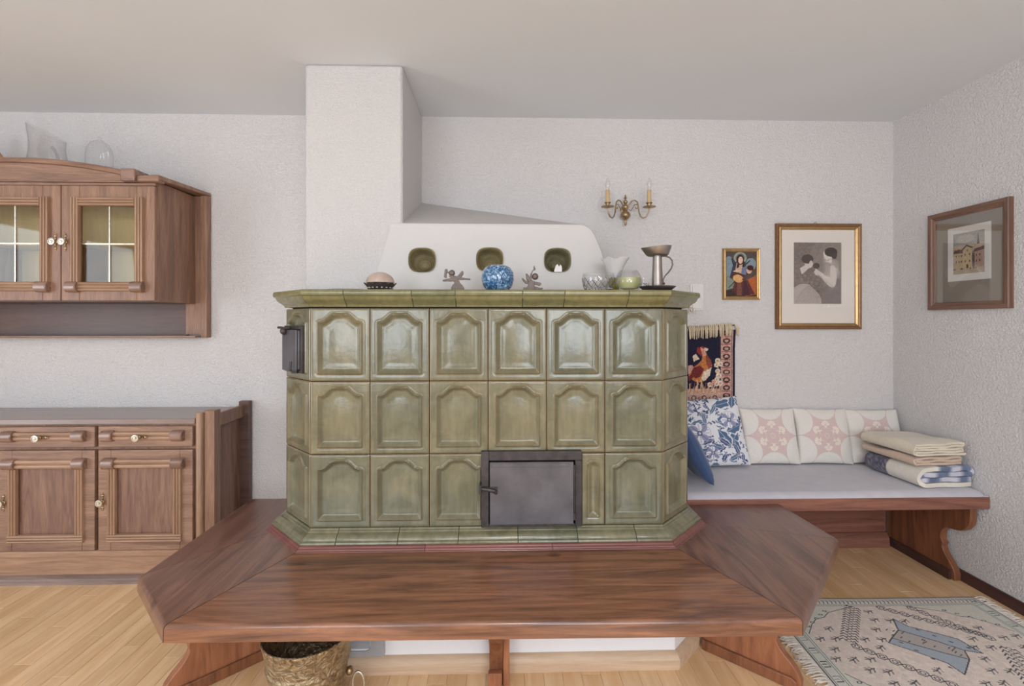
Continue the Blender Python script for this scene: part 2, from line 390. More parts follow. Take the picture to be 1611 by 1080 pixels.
def window(name, axis, p, q, z0, z1, c):
    mb = MB(); w = 0.05
    for a, b, s, t_ in ((p, p+w, z0, z1), (q-w, q, z0, z1), (p+w, q-w, z0, z0+w), (p+w, q-w, z1-w, z1), ((p+q)/2-w/2, (p+q)/2+w/2, z0+w, z1-w)):
        if axis == 'x': mb.box(a, b, c-.03, c+.03, s, t_)
        else: mb.box(c-.03, c+.03, a, b, s, t_)
    struct(name, mb, M['plastic'], smooth=0)
window('window_1', 'x', -2.6, -0.9, 0.7, 2.2, YF-.05)
window('window_2', 'x', 0.3, 1.8, 0.7, 2.2, YF-.05)
window('window_3', 'y', -1.0, 0.8, 0.1, 2.2, XL-.05)
floor = struct('floor', MB().box(XL-.1, XR+.1, YF-.1, YB+.1, -.1, -.008), M['subfloor'], smooth=0)
# beech strips, laid towards the back wall
plank_me = {}
def plank(w, l):
    k = (round(w, 3), round(l, 2))
    if k not in plank_me:
        a, b, e = k[0]/2-.0004, k[1]/2-.0004, .0008
        vs = [(-a,-b,-.008),(a,-b,-.008),(a,b,-.008),(-a,b,-.008),(-a,-b,-e),(a,-b,-e),(a,b,-e),(-a,b,-e),(-a+e,-b+e,0),(a-e,-b+e,0),(a-e,b-e,0),(-a+e,b-e,0)]
        fs = [(4,5,9,8),(5,6,10,9),(6,7,11,10),(7,4,8,11),(8,9,10,11),(0,1,5,4),(1,2,6,5),(2,3,7,6),(3,0,4,7)]
        plank_me[k] = new_mesh('floor_plank', MB().add(vs, fs), M['floor'], 0, recalc=False)
    return plank_me[k]
def lay(x0, x1, y0, y1, w, L):
    n = int(round((x1-x0)/w)); w = (x1-x0)/n
    for i in range(n):
        off = (i*0.37 % 1)*L; y = y0-off
        while y < y1-1e-6:
            a, b = max(y, y0), min(y+L, y1)
            if b-a > 0.02: place(plank(w, b-a), 'floor_plank', floor, (x0+w*(i+.5), (a+b)/2, 0))
            y += L
lay(-2.95, -0.9, 1.2, YB, 0.0683, 0.62)
lay(-0.9, 0.8, 1.2, YB, 0.0708, 0.79)
lay(0.8, XR, 1.2, YB, 0.0686, 0.62)
struct('floor_boards', MB().box(XL, XR, YF, 1.199, -.008, 0), M['floor'], floor, smooth=0)
struct('floor_boards', MB().box(XL, -2.951, 1.2, YB, -.008, 0), M['floor'], floor, smooth=0)
struct('baseboard_right', MB().prism([(XR-.016, 0), (XR, 0), (XR, .052), (XR-.010, .052), (XR-.016, .044)], 'y', -2.6, 2.775), M['dark_base'])
struct('chimney_breast', MB().box(-.898, -.449, 2.222, YB, 1.436, H), M['chimney'], bevel=.012)

# ------------------------------------------------------------------ tiled stove
TW, TH, ZT0, Y0 = 0.229, 0.2837, 0.512, 1.86
XA, XB, CH = -0.731, 0.643, 0.166
stove = thing('tiled_stove', 'large green glazed tile stove with white plastered hood, standing inside the wooden bench', 'stove', (-0.044, 2.3, 0))
def arch_outline(w, h, kind='arch'):
    """closed outline of the raised moulding, viewer coords"""
    P = []
    if kind == 'arch':
        l, r, b, sh, top = -w/2+.030, w/2-.030, .030, h-.056, h-.022
        P += [(l, b), (r, b), (r, sh), (r-.012, sh+.002)]
        x0, x1 = r-.012, l+.012
        for i in range(1, 24):
            t_ = i/24; x = x0+(x1-x0)*t_; q = min(t_, 1-t_); w_ = min(1, q/.34); s = .80*w_*w_*(3-2*w_)+.20*math.sin(PI*t_)
            P.append((x, sh+.002+(top-sh-.002)*s))
        P += [(l+.012, sh+.002), (l, sh)]
    else:
        l, r, b, tp = -w/2+.026, w/2-.026, .034, h-.034; rad = (r-l)/2
        P += [(l, b), (r, b)]
        for i in range(0, 13):
            a = PI*i/12; P.append((rad*math.cos(a), tp-rad+rad*math.sin(a)))
    return P
def tile_mesh(w, h, kind='arch', res=.0042):
    w -= .0026; h -= .0026
    nx, ny = int(w/res)+1, int(h/res)+1
    X, Z = np.meshgrid(np.linspace(-w/2, w/2, nx), np.linspace(0, h, ny))
    P = arch_outline(w, h, kind); Q = P+[P[0]]
    d = np.full(X.shape, 1e9); ins = np.zeros(X.shape, bool)
    for (x1, y1), (x2, y2) in zip(Q[:-1], Q[1:]):
        L = (x2-x1)**2+(y2-y1)**2+1e-12; t_ = np.clip(((X-x1)*(x2-x1)+(Z-y1)*(y2-y1))/L, 0, 1)
        d = np.minimum(d, np.hypot(X-x1-t_*(x2-x1), Z-y1-t_*(y2-y1)))
        if y1 != y2: ins ^= ((Z >= min(y1, y2)) & (Z < max(y1, y2)) & (X < (Z-y1)*(x2-x1)/(y2-y1)+x1))
    s = np.where(ins, d, -d)
    sm = lambda a, b, x: (lambda q: q*q*(3-2*q))(np.clip((x-a)/(b-a), 0, 1))
    k = 1.0 if kind == 'arch' else 0.6
    out = .0066*np.exp(-((s-.0005)/.0028)**2)+.0012*np.exp(-((s-.0085)/.0018)**2) - .0020*np.exp(-((s+.0072)/.0026)**2)
    out -= .0110*k*sm(.002, .017, s)
    hx, hz, zc_ = w/2-.036, (h-.066)/2, h/2-.008
    dish = np.clip(1-(X/hx)**2, 0, 1)*np.clip(1-((Z-zc_)/hz)**2, 0, 1)
    out += (.0042*k)*dish*sm(.004, .030, s) - .0022*k*sm(.016, .040, s)
    edge = np.minimum(np.minimum(X+w/2, w/2-X), np.minimum(Z, h-Z))
    out -= .0035*(1-np.sqrt(np.clip(1-(1-np.clip(edge/.006, 0, 1))**2, 0, 1)))
    ridge = .75*np.exp(-((s-.0005)/.0028)**2)+.8*np.exp(-(edge/.0030)**2)
    co = np.stack([X, -out, Z], -1).reshape(-1, 3)
    mb = MB(); vs = [tuple(p) for p in co]
    fs = [(j*nx+i, j*nx+i+1, (j+1)*nx+i+1, (j+1)*nx+i) for j in range(ny-1) for i in range(nx-1)]
    n0 = len(vs); vs += [(-w/2, .016, 0), (w/2, .016, 0), (w/2, .016, h), (-w/2, .016, h)]
    bot = list(range(nx)); top = [(ny-1)*nx+i for i in range(nx)]; lf = [j*nx for j in range(ny)]; rt = [j*nx+nx-1 for j in range(ny)]
    fs += [tuple(bot[::-1]+[n0, n0+1]), tuple(top+[n0+2, n0+3]), tuple(lf+[n0+3, n0]), tuple(rt[::-1]+[n0+1, n0+2])]
    me = new_mesh('stove_tile', mb.add(vs, fs), M['glaze'], 50, recalc=False)
    paint(me, np.concatenate([np.repeat(ridge.reshape(-1, 1), 3, 1), np.zeros((4, 3))])); return me
tm = tile_mesh(TW, TH); tm_narrow = tile_mesh(0.094, TH, 'slot', .0034)
SX, SY = -0.044, 2.3
def put_tile(me, x, y, z, rz): return place(me, 'stove_tile', stove, (x-SX, y-SY, z), rz)
for r in range(3):
    z = ZT0+TH*r+.0013
    for c in range(6):
        if r == 0 and c in (3, 4): continue
        put_tile(tm, XA+TW*(c+.5), Y0, z, 0)
    q = CH/2
    put_tile(tm, XA-q, Y0+q, z, R(-45)); put_tile(tm, XB+q, Y0+q, z, R(45))
    put_tile(tm, XA-CH, Y0+CH+TW*.5, z, R(-90))
    for k in range(3): put_tile(tm, XB+CH, Y0+CH+TW*(k+.5), z, R(90))
put_tile(tm_narrow, XA+TW*5-.047, Y0, ZT0+.0013, 0)
# body behind the tiles (dark joints)
def octo(o, yb=YB, front_only=False):
    k = o*math.tan(R(22.5))
    return [(XA-k, Y0-o), (XB+k, Y0-o), (XB+CH+o, Y0+CH-k), (XB+CH+o, yb), (XA-CH-o, yb), (XA-CH-o, Y0+CH-k)]
obj('stove_body', MB().prism(octo(-.024, YB-.001), 'z', .40, 1.40), M['grout'], stove, smooth=0)
obj('stove_top', MB().prism(octo(.030, YB-.001), 'z', 1.40, 1.4335), M['glaze_dk'], stove, smooth=0)
paintcol = lambda o: paint(o.data, np.zeros((len(o.data.vertices), 3)))
paintcol(stove.children[-1])
# extruded ceramic mouldings, one piece per tile
def run_piece(name, prof, A, B, nA, nB, mat, gap=.0009, parent=None, bev=0, slant=0.0):
    """prof: (offset, z) ; A,B corner points; nA,nB offset vectors per unit offset"""
    A, B, nA, nB = Vector(A), Vector(B), Vector(nA), Vector(nB); d = (B-A).normalized(); mb = MB(); n = len(prof)
    vs = []
    for P, nn, sg in ((A, nA, 1), (B, nB, -1)):
        for i, (o, z) in enumerate(prof):
            q = P+nn*o+d*(gap*sg)+d*(slant*math.sin(i/(n-1)*2*PI))
            vs.append((q.x, q.y, z))
    fs = [(i, (i+1) % n, n+(i+1) % n, n+i) for i in range(n)]+[tuple(range(n))[::-1], tuple(range(n, 2*n))]
    o = obj(name, mb.add(vs, fs), mat, parent or stove, smooth=50, bevel=bev); 
    if mat in (M['glaze'], M['glaze_dk']):
        zz = np.array([v.co.z for v in o.data.vertices])
        paint(o.data, np.repeat(np.zeros((len(zz), 1)), 3, 1))
    return o
mit = math.tan(R(22.5))
cor_prof = [(-.010, 1.368), (.004, 1.368), (.006, 1.374), (.010, 1.379), (.018, 1.385), (.027, 1.391), (.033, 1.398), (.036, 1.406), (.038, 1.409), (.043, 1.411), (.0455, 1.416), (.0455, 1.426), (.043, 1.431), (.038, 1.4335), (-.010, 1.4335)]
foot_prof = [(-.010, .512), (.001, .512), (.003, .508), (.006, .505), (.010, .504), (.012, .500), (.022, .4965), (.031, .492), (.037, .485), (.038, .4795), (.041, .477), (.046, .476), (.048, .472), (.048, .467), (-.010, .467)]
trim_prof = [(-.006, .467), (.046, .467), (.050, .4662), (.054, .463), (.0555, .4595), (.059, .4585), (.062, .456), (.0635, .4525), (.068, .4515), (.069, .4495), (-.006, .4495)]
base_prof = [(.060, .0), (.084, .0), (.086, .030), (.084, .042), (.076, .052), (.068, .058), (.060, .060)]
mA, mB, mC = (-mit, -1), (mit, -1), None
nl, nr = Vector((-1, -1)).normalized(), Vector((1, -1)).normalized()
cornL, cornR = (XA, Y0), (XB, Y0); bl, br = (XA-CH, Y0+CH), (XB+CH, Y0+CH)
def run(name, prof, xs, mat, parent=None, slant=0.0, sides=True, yl=2.222, bev=0):
    """front run split at xs, chamfers, sides"""
    pts = [XA]+list(xs)+[XB]
    for i in range(len(pts)-1):
        run_piece(name, prof, (pts[i], Y0), (pts[i+1], Y0), mA if i == 0 else (0, -1), mB if i == len(pts)-2 else (0, -1), mat, parent=parent, bev=bev)
    run_piece(name, prof, bl, cornL, (-1, -mit), mA, mat, parent=parent, bev=bev)
    run_piece(name, prof, cornR, br, mB, (1, -mit), mat, parent=parent, bev=bev)
    if sides:
        for j in range(2):
            ya, yb = Y0+CH+(YB-.002-Y0-CH)*j/2, Y0+CH+(YB-.002-Y0-CH)*(j+1)/2
            run_piece(name, prof, (XB+CH, ya), (XB+CH, yb), (1, -mit) if j == 0 else (1, 0), (1, 0), mat, parent=parent, bev=bev)
            run_piece(name, prof, (XA-CH, yb), (XA-CH, ya), (-1, 0), (-1, -mit) if j == 0 else (-1, 0), mat, parent=parent, bev=bev)
px2x = lambda px, Y: (px-785.9)/750*Y*1.0
run('cornice_tile', cor_prof, [px2x(p, 1.83) for p in (544, 649, 717, 822.5, 888.5, 990)], M['glaze_dk'], bev=.0012)
run('foot_tile', foot_prof, [px2x(p, 1.83) for p in (532, 627.5, 721.5, 815, 909, 1002)], M['glaze'], bev=.0012)
# white plastered base under the bench, with a rounded opening on the left
bo = .060; f0 = octo(bo); yf = Y0-bo
mb = MB()
hx0, hx1, hz0, hz1 = -.72, -.485, .084, .34
k = bo*mit
mb.box(XA-k, hx0, yf, yf+.12, 0, .399); mb.box(hx1, XB+k, yf, yf+.12, 0, .399)
mb.box(hx0, hx1, yf, yf+.12, 0, hz0); mb.box(hx0, hx1, yf, yf+.12, hz1, .399)
o = octo(bo, YB-.002)
mb.prism([o[0], o[1], (XB+k, yf+.12), (XA-k, yf+.12)][::1], 'z', .399, .3995)
mb.prism([o[1], o[2], o[3], (XB-.02, YB-.002), (XB-.02, yf+.12), (XB+k, yf+.12)], 'z', 0, .399)
mb.prism([o[0], (XA-k, yf+.12), (XA+.02, yf+.12), (XA+.02, YB-.002), o[4], o[5]], 'z', 0, .399)
mb.box(XA+.02, XB-.02, yf+.5, yf+.55, 0, .399)
obj('plastered_base', mb, M['whitebase'], stove, smooth=0)
obj('stove_hollow', MB().box(hx0-.03, hx1+.03, yf+.40, yf+.42, 0.02, .39).box(hx0-.03, hx1+.03, yf+.125, yf+.40, 0.05, .085), M['grout'], stove, smooth=0)
# rough grey rendered border round the opening
def rrect(x0, x1, z0, z1, r, n=6):
    P = []
    for cx_, cz_, a0 in ((x1-r, z0+r, -90), (x1-r, z1-r, 0), (x0+r, z1-r, 90), (x0+r, z0+r, 180)):
        for i in range(n+1):
            a = R(a0+90*i/n); P.append((cx_+r*math.cos(a), cz_+r*math.sin(a)))
    return P
Po, Pi_ = rrect(-.79, -.428, .044, .385, .03), rrect(hx0-.004, hx1+.004, hz0-.006, hz1+.006, .022)
vs = []; n = len(Po)
for P, y in ((Po, yf+.0005), (Po, yf-.006), (Pi_, yf-.006), (Pi_, yf+.004)): vs += [(p[0], y, p[1]) for p in P]
fs = [(s*n+i, s*n+(i+1) % n, (s+1)*n+(i+1) % n, (s+1)*n+i) for s in range(3) for i in range(n)]
obj('rendered_border', MB().add(vs, fs), mat_plaster('grey_render', rgb(176, 176, 178), 90, 0.8, 0.006), stove, smooth=0)
for A_, B_, a_, b_ in (((XA, Y0), (-.012, Y0), mA, (0, -1)), ((.012, Y0), (XB, Y0), (0, -1), mB), ((XB, Y0), br, mB, (1, -mit)), (bl, (XA, Y0), (-1, -mit), mA)):
    run_piece('base_moulding', base_prof, A_, B_, a_, b_, M['skirt'], gap=.0005)
# iron firebox door
fx0, fx1, fz0, fz1 = -.071, .319, .517, .8095
mb = MB().box(fx0, fx0+.030, Y0-.022, Y0+.01, fz0, fz1).box(fx1-.026, fx1, Y0-.022, Y0+.01, fz0, fz1-.036).box(fx0+.030, fx1, Y0-.022, Y0+.01, fz1-.036, fz1).box(fx0+.030, fx1-.026, Y0-.022, Y0+.01, fz0, fz0+.012)
obj('fire_door_frame', mb, M['iron_dk'], stove, bevel=.002)
fd = obj('fire_door', MB().box(fx0+.034, fx1-.034, Y0-.030, Y0-.018, fz0+.014, fz1-.040).box(fx0+.040, fx1-.050, Y0-.0315, Y0-.030, fz1-.058, fz1-.044), M['iron'], stove, bevel=.0025)
mb = MB().tube([(fx0-.006, Y0-.038, .672), (fx0+.030, Y0-.040, .668), (fx0+.052, Y0-.042, .664), (fx0+.060, Y0-.040, .652)], [.006, .0075, .008, .005], 8)
mb.tube([(fx0-.002, Y0-.018, .690), (fx0-.002, Y0-.044, .686), (fx0-.002, Y0-.046, .656), (fx0-.002, Y0-.018, .652)], .0045, 6)
mb.box(fx0+.014, fx0+.064, Y0-.0335, Y0-.026, .660, .676)
obj('door_latch', mb, M['iron_dk'], fd)
mb = MB()
for z in (.560, .745): mb.lathe([(.0001, z-.014), (.0055, z-.014), (.0055, z+.014), (.0001, z+.014)], (fx1-.030, Y0-.028, 0), 10)
mb.lathe([(.003, .575), (.003, .755)], (fx1-.030, Y0-.028, 0), 8)
obj('door_hinge', mb, M['iron_dk'], fd)
# small iron door on the left corner tile (local frame along the chamfer)
def chl(u, out, z):   # u from the back corner to the front corner
    return (XA-CH+u*.7071-out*.7071, Y0+CH-u*.7071-out*.7071, z)
def chbox(mb, u0, u1, o0, o1, z0, z1):
    vs = [chl(u, o, z) for z in (z0, z1) for (u, o) in ((u0, o0), (u1, o0), (u1, o1), (u0, o1))]
    return mb.add(vs, [(0,3,2,1),(4,5,6,7),(0,1,5,4),(1,2,6,5),(2,3,7,6),(3,0,4,7)])
mb = MB(); z0_, z1_ = 1.108, 1.294
chbox(mb, .024, .040, -.004, .016, z0_, z1_); chbox(mb, .180, .196, -.004, .016, z0_, z1_)
chbox(mb, .040, .180, -.004, .016, z1_-.014, z1_); chbox(mb, .040, .180, -.004, .016, z0_, z0_+.012)
obj('flue_door_frame', mb, M['iron_dk'], stove, bevel=.002)
mb = MB(); chbox(mb, .026, .164, .019, .025, z0_+.004, z1_-.016); chbox(mb, .044, .174, -.002, .019, z0_+.014, z1_-.018)
fd2 = obj('flue_door', mb, M['iron'], stove, bevel=.002)
mb = MB(); mb.tube([chl(.010, .034, z1_-.008), chl(.04, .034, z1_-.008), chl(.09, .036, z1_-.010), chl(.12, .030, z1_-.006)], .005, 8); mb.ball(chl(.060, .032, z1_-.022), .014, 12, 8, (1, 1, 1.1))
obj('door_latch', mb, M['iron_dk'], fd2)
mb = MB(); mb.tube([chl(.135, .034, z0_+.045), chl(.135, .036, z0_+.012), chl(.150, .034, z0_+.004), chl(.176, .024, z0_+.004)], .0045, 6)
obj('door_hinge', mb, M['iron_dk'], fd2)
# white plaster hood above the stove with three glazed niches
yh = 2.205
prof = [(-.60, 1.4337)]
prof += [(-.512, 1.74)]+[(-.49+.03*-math.cos(a), 1.742+.026*math.sin(a)) for a in (0.5, 1.1, 1.5)]
prof += [(.372, 1.766), (.398, 1.762), (.418, 1.752), (.434, 1.737), (.448, 1.712), (.478, 1.64), (.504, 1.535), (.53, 1.4337)]
m = len(prof); vs = []
def back(x, z):
    return z if z < 1.70 else z+(z-1.70)/.066*(.222-.17*(x+.457)/.881)
rings = [(0.0, yh+.012, .008), (0.0, yh+.004, .003), (0, yh, 0)]
vs = []
cxh = -.04
def inset(p, d):
    x, z = p; return (x+(d if x < cxh else -d)*1.0, z-(d if z > 1.5 else 0))
L = [[(inset(p, 0), YB-.001, True)] for p in prof]
layers = []
layers.append([(back_x, YB-.001, back(back_x, z)) for back_x, z in prof])
layers.append([(x, yh+.020, z+.0) for x, z in prof])
layers.append([(inset((x, z), .004)[0], yh+.006, inset((x, z), .004)[1]) for x, z in prof])
layers.append([(inset((x, z), .014)[0], yh, inset((x, z), .014)[1]) for x, z in prof])
vs = [p for l_ in layers for p in l_]
fs = [(s*m+i, s*m+(i+1) % m, (s+1)*m+(i+1) % m, (s+1)*m+i) for s in range(3) for i in range(m)]+[tuple(range(m)), tuple(range(3*m, 4*m))[::-1]]
hood = obj('plaster_hood', MB().add(vs, fs), M['smooth'], stove, smooth=40)
def sup(cx_, cz_, rx, rz, y, n=40, e=2.9):
    out = []
    for i in range(n):
        a = 2*PI*i/n; c_, s_ = math.cos(a), math.sin(a)
        kk = (abs(c_)**e+abs(s_)**e)**(-1/e); out.append((cx_+rx*kk*c_, y, cz_+rz*kk*s_))
    return out
NC = [(-.356, 1.5935), (-.045, 1.5965), (.269, 1.5950)]
cut = MB()
for cx_, cz_ in NC:
    a, b = sup(cx_, cz_, .0625, .056, yh-.05), sup(cx_, cz_, .0625, .056, yh+.14)
    cut.add(a+b, [(i, (i+1) % 40, 40+(i+1) % 40, 40+i) for i in range(40)]+[tuple(range(40))[::-1], tuple(range(40, 80))])
cme = new_mesh('cutter', cut, None, 0, ORG[hood.name]); co_ = bpy.data.objects.new('cutter', cme); COL.objects.link(co_); co_.parent = stove
bo_ = hood.modifiers.new('b', 'BOOLEAN'); bo_.operation = 'DIFFERENCE'; bo_.solver = 'EXACT'; bo_.object = co_
dg = bpy.context.evaluated_depsgraph_get(); nm = bpy.data.meshes.new_from_object(hood.evaluated_get(dg)); hood.modifiers.clear(); hood.data = nm
bpy.data.objects.remove(co_)
for cx_, cz_ in NC:
    sp = [(1.0, -.004), (.985, -.006), (.94, -.004), (.90, .004), (.86, .03), (.80, .06), (.72, .082), (.62, .088), (.60, .083), (.55, .088), (.50, .094), (.45, .088), (.40, .094), (.33, .098), (.29, .092), (.22, .098), (.14, .101), (.08, .094), (.01, .096)]
    vs = []; nn = 40
    for q, (s_, dy) in enumerate(sp):
        e = 2.9-(.9*min(1, max(0, (1-s_)/.4)))
        vs += sup(cx_, cz_-.022*(1-s_), .0635*s_, .057*s_, yh+dy, nn, e)
    fs = [(q*nn+i, q*nn+(i+1) % nn, (q+1)*nn+(i+1) % nn, (q+1)*nn+i) for q in range(len(sp)-1) for i in range(nn)]
    o = obj('glazed_niche', MB().add(vs, fs), M['glaze_niche'], stove, smooth=60); paintcol(o)

# ------------------------------------------------------------------ bench round the stove
bench = thing('stove_bench', 'dark red-brown wooden bench wrapping round the green tile stove', 'bench', (-0.044, 1.7, 0))
BA, BB, BC = (-.953, 1.374), (-1.222, 1.640), (-1.210, 2.345)
BE, BD, BF = (.880, 1.358), (1.346, 1.856), (1.326, 2.214)
io = .004; I = octo(io)
tA, tR, tRb, tLb = I[0], I[1], I[2], I[5]
ZS0, ZS1 = .4005, .4495
def slab(poly, mat, label=None):
    o = obj('seat_board', MB().prism(poly, 'z', ZS0, ZS1), mat, bench, bevel=.010, seg=3, label=label)
    return o
def shrink(poly, d=.0016):
    cx_ = sum(p[0] for p in poly)/len(poly); cy_ = sum(p[1] for p in poly)/len(poly)
    return [(p[0]+(cx_-p[0])*d*2, p[1]+(cy_-p[1])*d*2) for p in poly]
def slab_nose(poly, outer, mat):
    """board with a rounded nose only on its outer edges (indices of edges), tight joints elsewhere"""
    bm = bmesh.new(); org = ORG[bench.name]
    poly = shrink(poly)
    lo = [bm.verts.new((p[0]-org[0], p[1]-org[1], ZS0)) for p in poly]; hi = [bm.verts.new((p[0]-org[0], p[1]-org[1], ZS1)) for p in poly]
    n = len(poly); bm.faces.new(lo[::-1]); bm.faces.new(hi)
    for i in range(n): bm.faces.new((lo[i], lo[(i+1) % n], hi[(i+1) % n], hi[i]))
    ed = []
    for i in outer:
        for ring, r_ in ((hi, 1), (lo, 0)):
            e = bm.edges.get((ring[i], ring[(i+1) % n]));
            if e and ring is hi: ed.append(e)
    bmesh.ops.recalc_face_normals(bm, faces=bm.faces)
    inner = [e for e in bm.edges if e not in ed and all(v in hi for v in e.verts)]
    bmesh.ops.bevel(bm, geom=ed, offset=.014, segments=5, profile=.5, affect='EDGES', clamp_overlap=True)
    me = bpy.data.meshes.new('seat_board'); bm.to_mesh(me); bm.free(); me.materials.append(mat)
    me.polygons.foreach_set('use_smooth', [True]*len(me.polygons)); me.set_sharp_from_angle(angle=R(30))
    o = bpy.data.objects.new('seat_board', me); COL.objects.link(o); o.parent = bench; ORG[o.name] = org
    return o
slab_nose([BA, BE, tR, tA], [0], M['seat_x'])
slab_nose([BB, BA, tA, tLb], [0], M['seat_l'])
slab_nose([BC, BB, tLb, (tLb[0], BC[1])], [0], M['seat_y'])
slab_nose([BE, BD, tRb, tR], [0], M['seat_r'])
slab_nose([BD, BF, (tRb[0], BF[1]), tRb], [0], M['seat_y'])
run('trim_moulding', trim_prof, [-.28, .2], M['trim'], parent=bench, sides=False)
# carved support boards set diagonally under the corners
def carved(t_end, z_top):
    """outline in (t, z): t outward from the base"""
    e = t_end
    P = [(0, 0), (e-.02, 0), (e-.02, .012), (e-.045, .045), (e-.058, .075)]
    P += [(e-.075, .088)]
    P += [(e-.135+.058*math.cos(a), .158+.070*math.sin(a)) for a in [R(q) for q in (-50, -80, -110, -140, -180, 140, 110, 85, 65)]]
    P += [(e-.105, .232), (e-.085, .238), (e-.062, .246), (e-.030, .244), (e-.004, .262), (e-.0, .300), (e, z_top), (0, z_top)]
    return P
def carved2(t_end, z_top):
    e = t_end; P = [(0, 0)]
    def arc(cx_, cz_, r, a0, a1, n=8): return [(cx_+r*math.cos(R(a0+(a1-a0)*i/n)), cz_+r*math.sin(R(a0+(a1-a0)*i/n))) for i in range(n+1)]
    P += [(e-.018, 0), (e-.016, .030), (e-.028, .058), (e-.050, .085), (e-.072, .105), (e-.088, .125), (e-.098, .145)]
    P += arc(e-.044, .190, .055, 220, 100, 10)[1:]
    P += [(e-.040, .252), (e-.020, .262), (e-.006, .282), (e, .31), (e, z_top), (0, z_top)]
    return P
def diag_board(name, base, dirn, th, outline, mat, parent):
    d = Vector(dirn).normalized(); nrm = Vector((-d.y, d.x)); mb = MB(); vs = []
    for s in (-th/2, th/2):
        for t_, z in outline:
            q = Vector(base)+d*t_+nrm*s; vs.append((q.x, q.y, z))
    n = len(outline)
    fs = [tuple(range(n))[::-1], tuple(range(n, 2*n))]+[(i, (i+1) % n, n+(i+1) % n, n+i) for i in range(n)]
    return obj(name, mb.add(vs, fs), mat, parent, bevel=.003, smooth=35)
ln = .36
for base, dr in (((-.915, 1.905), (-.72, -.69)), ((.828, 1.905), (.73, -.68))):
    d = Vector(dr).normalized(); b0 = Vector(base)
    lg = diag_board('support_board', base, dr, .034, carved2(ln, .4), M['leg'], bench)
    nrm = Vector((-d.y, d.x)); inward = nrm if (nrm.x*base[0] < 0) else -nrm
    c0 = b0+inward*.0235
    diag_board('support_foot_strip', (c0.x, c0.y), dr, .012, [(0, 0), (ln-.03, 0), (ln-.03, .030), (ln-.045, .040), (0, .040)], M['leg_dk'], bench)
# middle bracket
br_o = [(1.792, 0), (1.792, .4), (1.44, .4), (1.44, .352), (1.47, .340), (1.50, .33), (1.55, .31), (1.575, .28), (1.60, .24), (1.640, .20), (1.675, .175), (1.70, .13), (1.712, .08), (1.715, 0)]
obj('middle_bracket', MB().prism(br_o, 'x', -.036, .012), M['leg_dk'], bench, bevel=.003)
obj('bracket_batten', MB().box(.0125, .036, 1.712, 1.792, 0, .399), M['leg'], bench, bevel=.002)
obj('bracket_block', MB().box(-.040, .008, 1.690, 1.7115, .0, .062), M['leg'], bench, bevel=.002)

# ------------------------------------------------------------------ daybed in the right corner
daybed = thing('wall_daybed', 'wooden corner daybed with thin grey upholstered pad and carved end board, against the right wall', 'daybed', (1.6, 2.5, 0))
obj('bed_board', MB().box(.86, XR-.002, 2.2165, YB-.002, .412, .4705), M['board'], daybed, bevel=.004)
# move the board's left end clear of the stove: lies behind the bench
mb = MB(); nu, nv = 60, 26
x0_, x1_, y0_, y1_ = .862, XR-.004, 2.221, YB-.004
def pad(i, j):
    u, v = i/(nu-1), j/(nv-1); x = x0_+(x1_-x0_)*u; y = y0_+(y1_-y0_)*v
    e = min(1, min(u*(x1_-x0_), (1-u)*(x1_-x0_), v*(y1_-y0_), (1-v)*(y1_-y0_))/.018)
    z = .4745+.018*math.sqrt(max(0, 1-(1-e)**2))+.0012*math.sin(9*x+3*y)*math.sin(14*y+2*x)
    return (x, y, z)
mb.grid(pad, nu, nv)
mb2 = MB().box(x0_, x1_, y0_, y1_, .4707, .4747); mb.add(mb2.v, mb2.f)
obj('seat_pad', mb, M['mattress'], daybed, smooth=60)
side = [(YB-.01, 0)]
e_ = 2.345
def fy(t_): return e_+t_
S = [(2.775, 0), (2.345, 0), (2.342, .030), (2.352, .058), (2.372, .085), (2.392, .105), (2.406, .125), (2.414, .148)]
S += [(2.368+.052*math.cos(R(a)), .200+.056*math.sin(R(a))) for a in range(-40, 91, 13)]
S += [(2.352, .258), (2.318, .266), (2.290, .285), (2.270, .31), (2.262, .345), (2.262, .4115), (2.775, .4115)]
obj('end_board', MB().prism(S, 'x', XR-.052, XR-.018), M['leg_dk'], daybed, bevel=.003, smooth=35)
obj('foot_strip', MB().prism([(XR-.068, 0), (XR-.053, 0), (XR-.053, .045), (XR-.060, .045), (XR-.068, .036)], 'y', 2.36, 2.770), M['dark_base'], daybed)
obj('back_rail', MB().box(1.0, XR-.085, 2.735, 2.765, .075, .345), M['board'], daybed, bevel=.003)
obj('rail_moulding', MB().prism([(2.700, .0), (2.766, .0), (2.766, .078), (2.724, .078), (2.716, .066), (2.706, .052)], 'x', 1.0, XR-.085), M['board'], daybed)
obj('upper_rail', MB().box(1.0, XR-.085, 2.700, 2.740, .352, .4115), M['board'], daybed, bevel=.003)

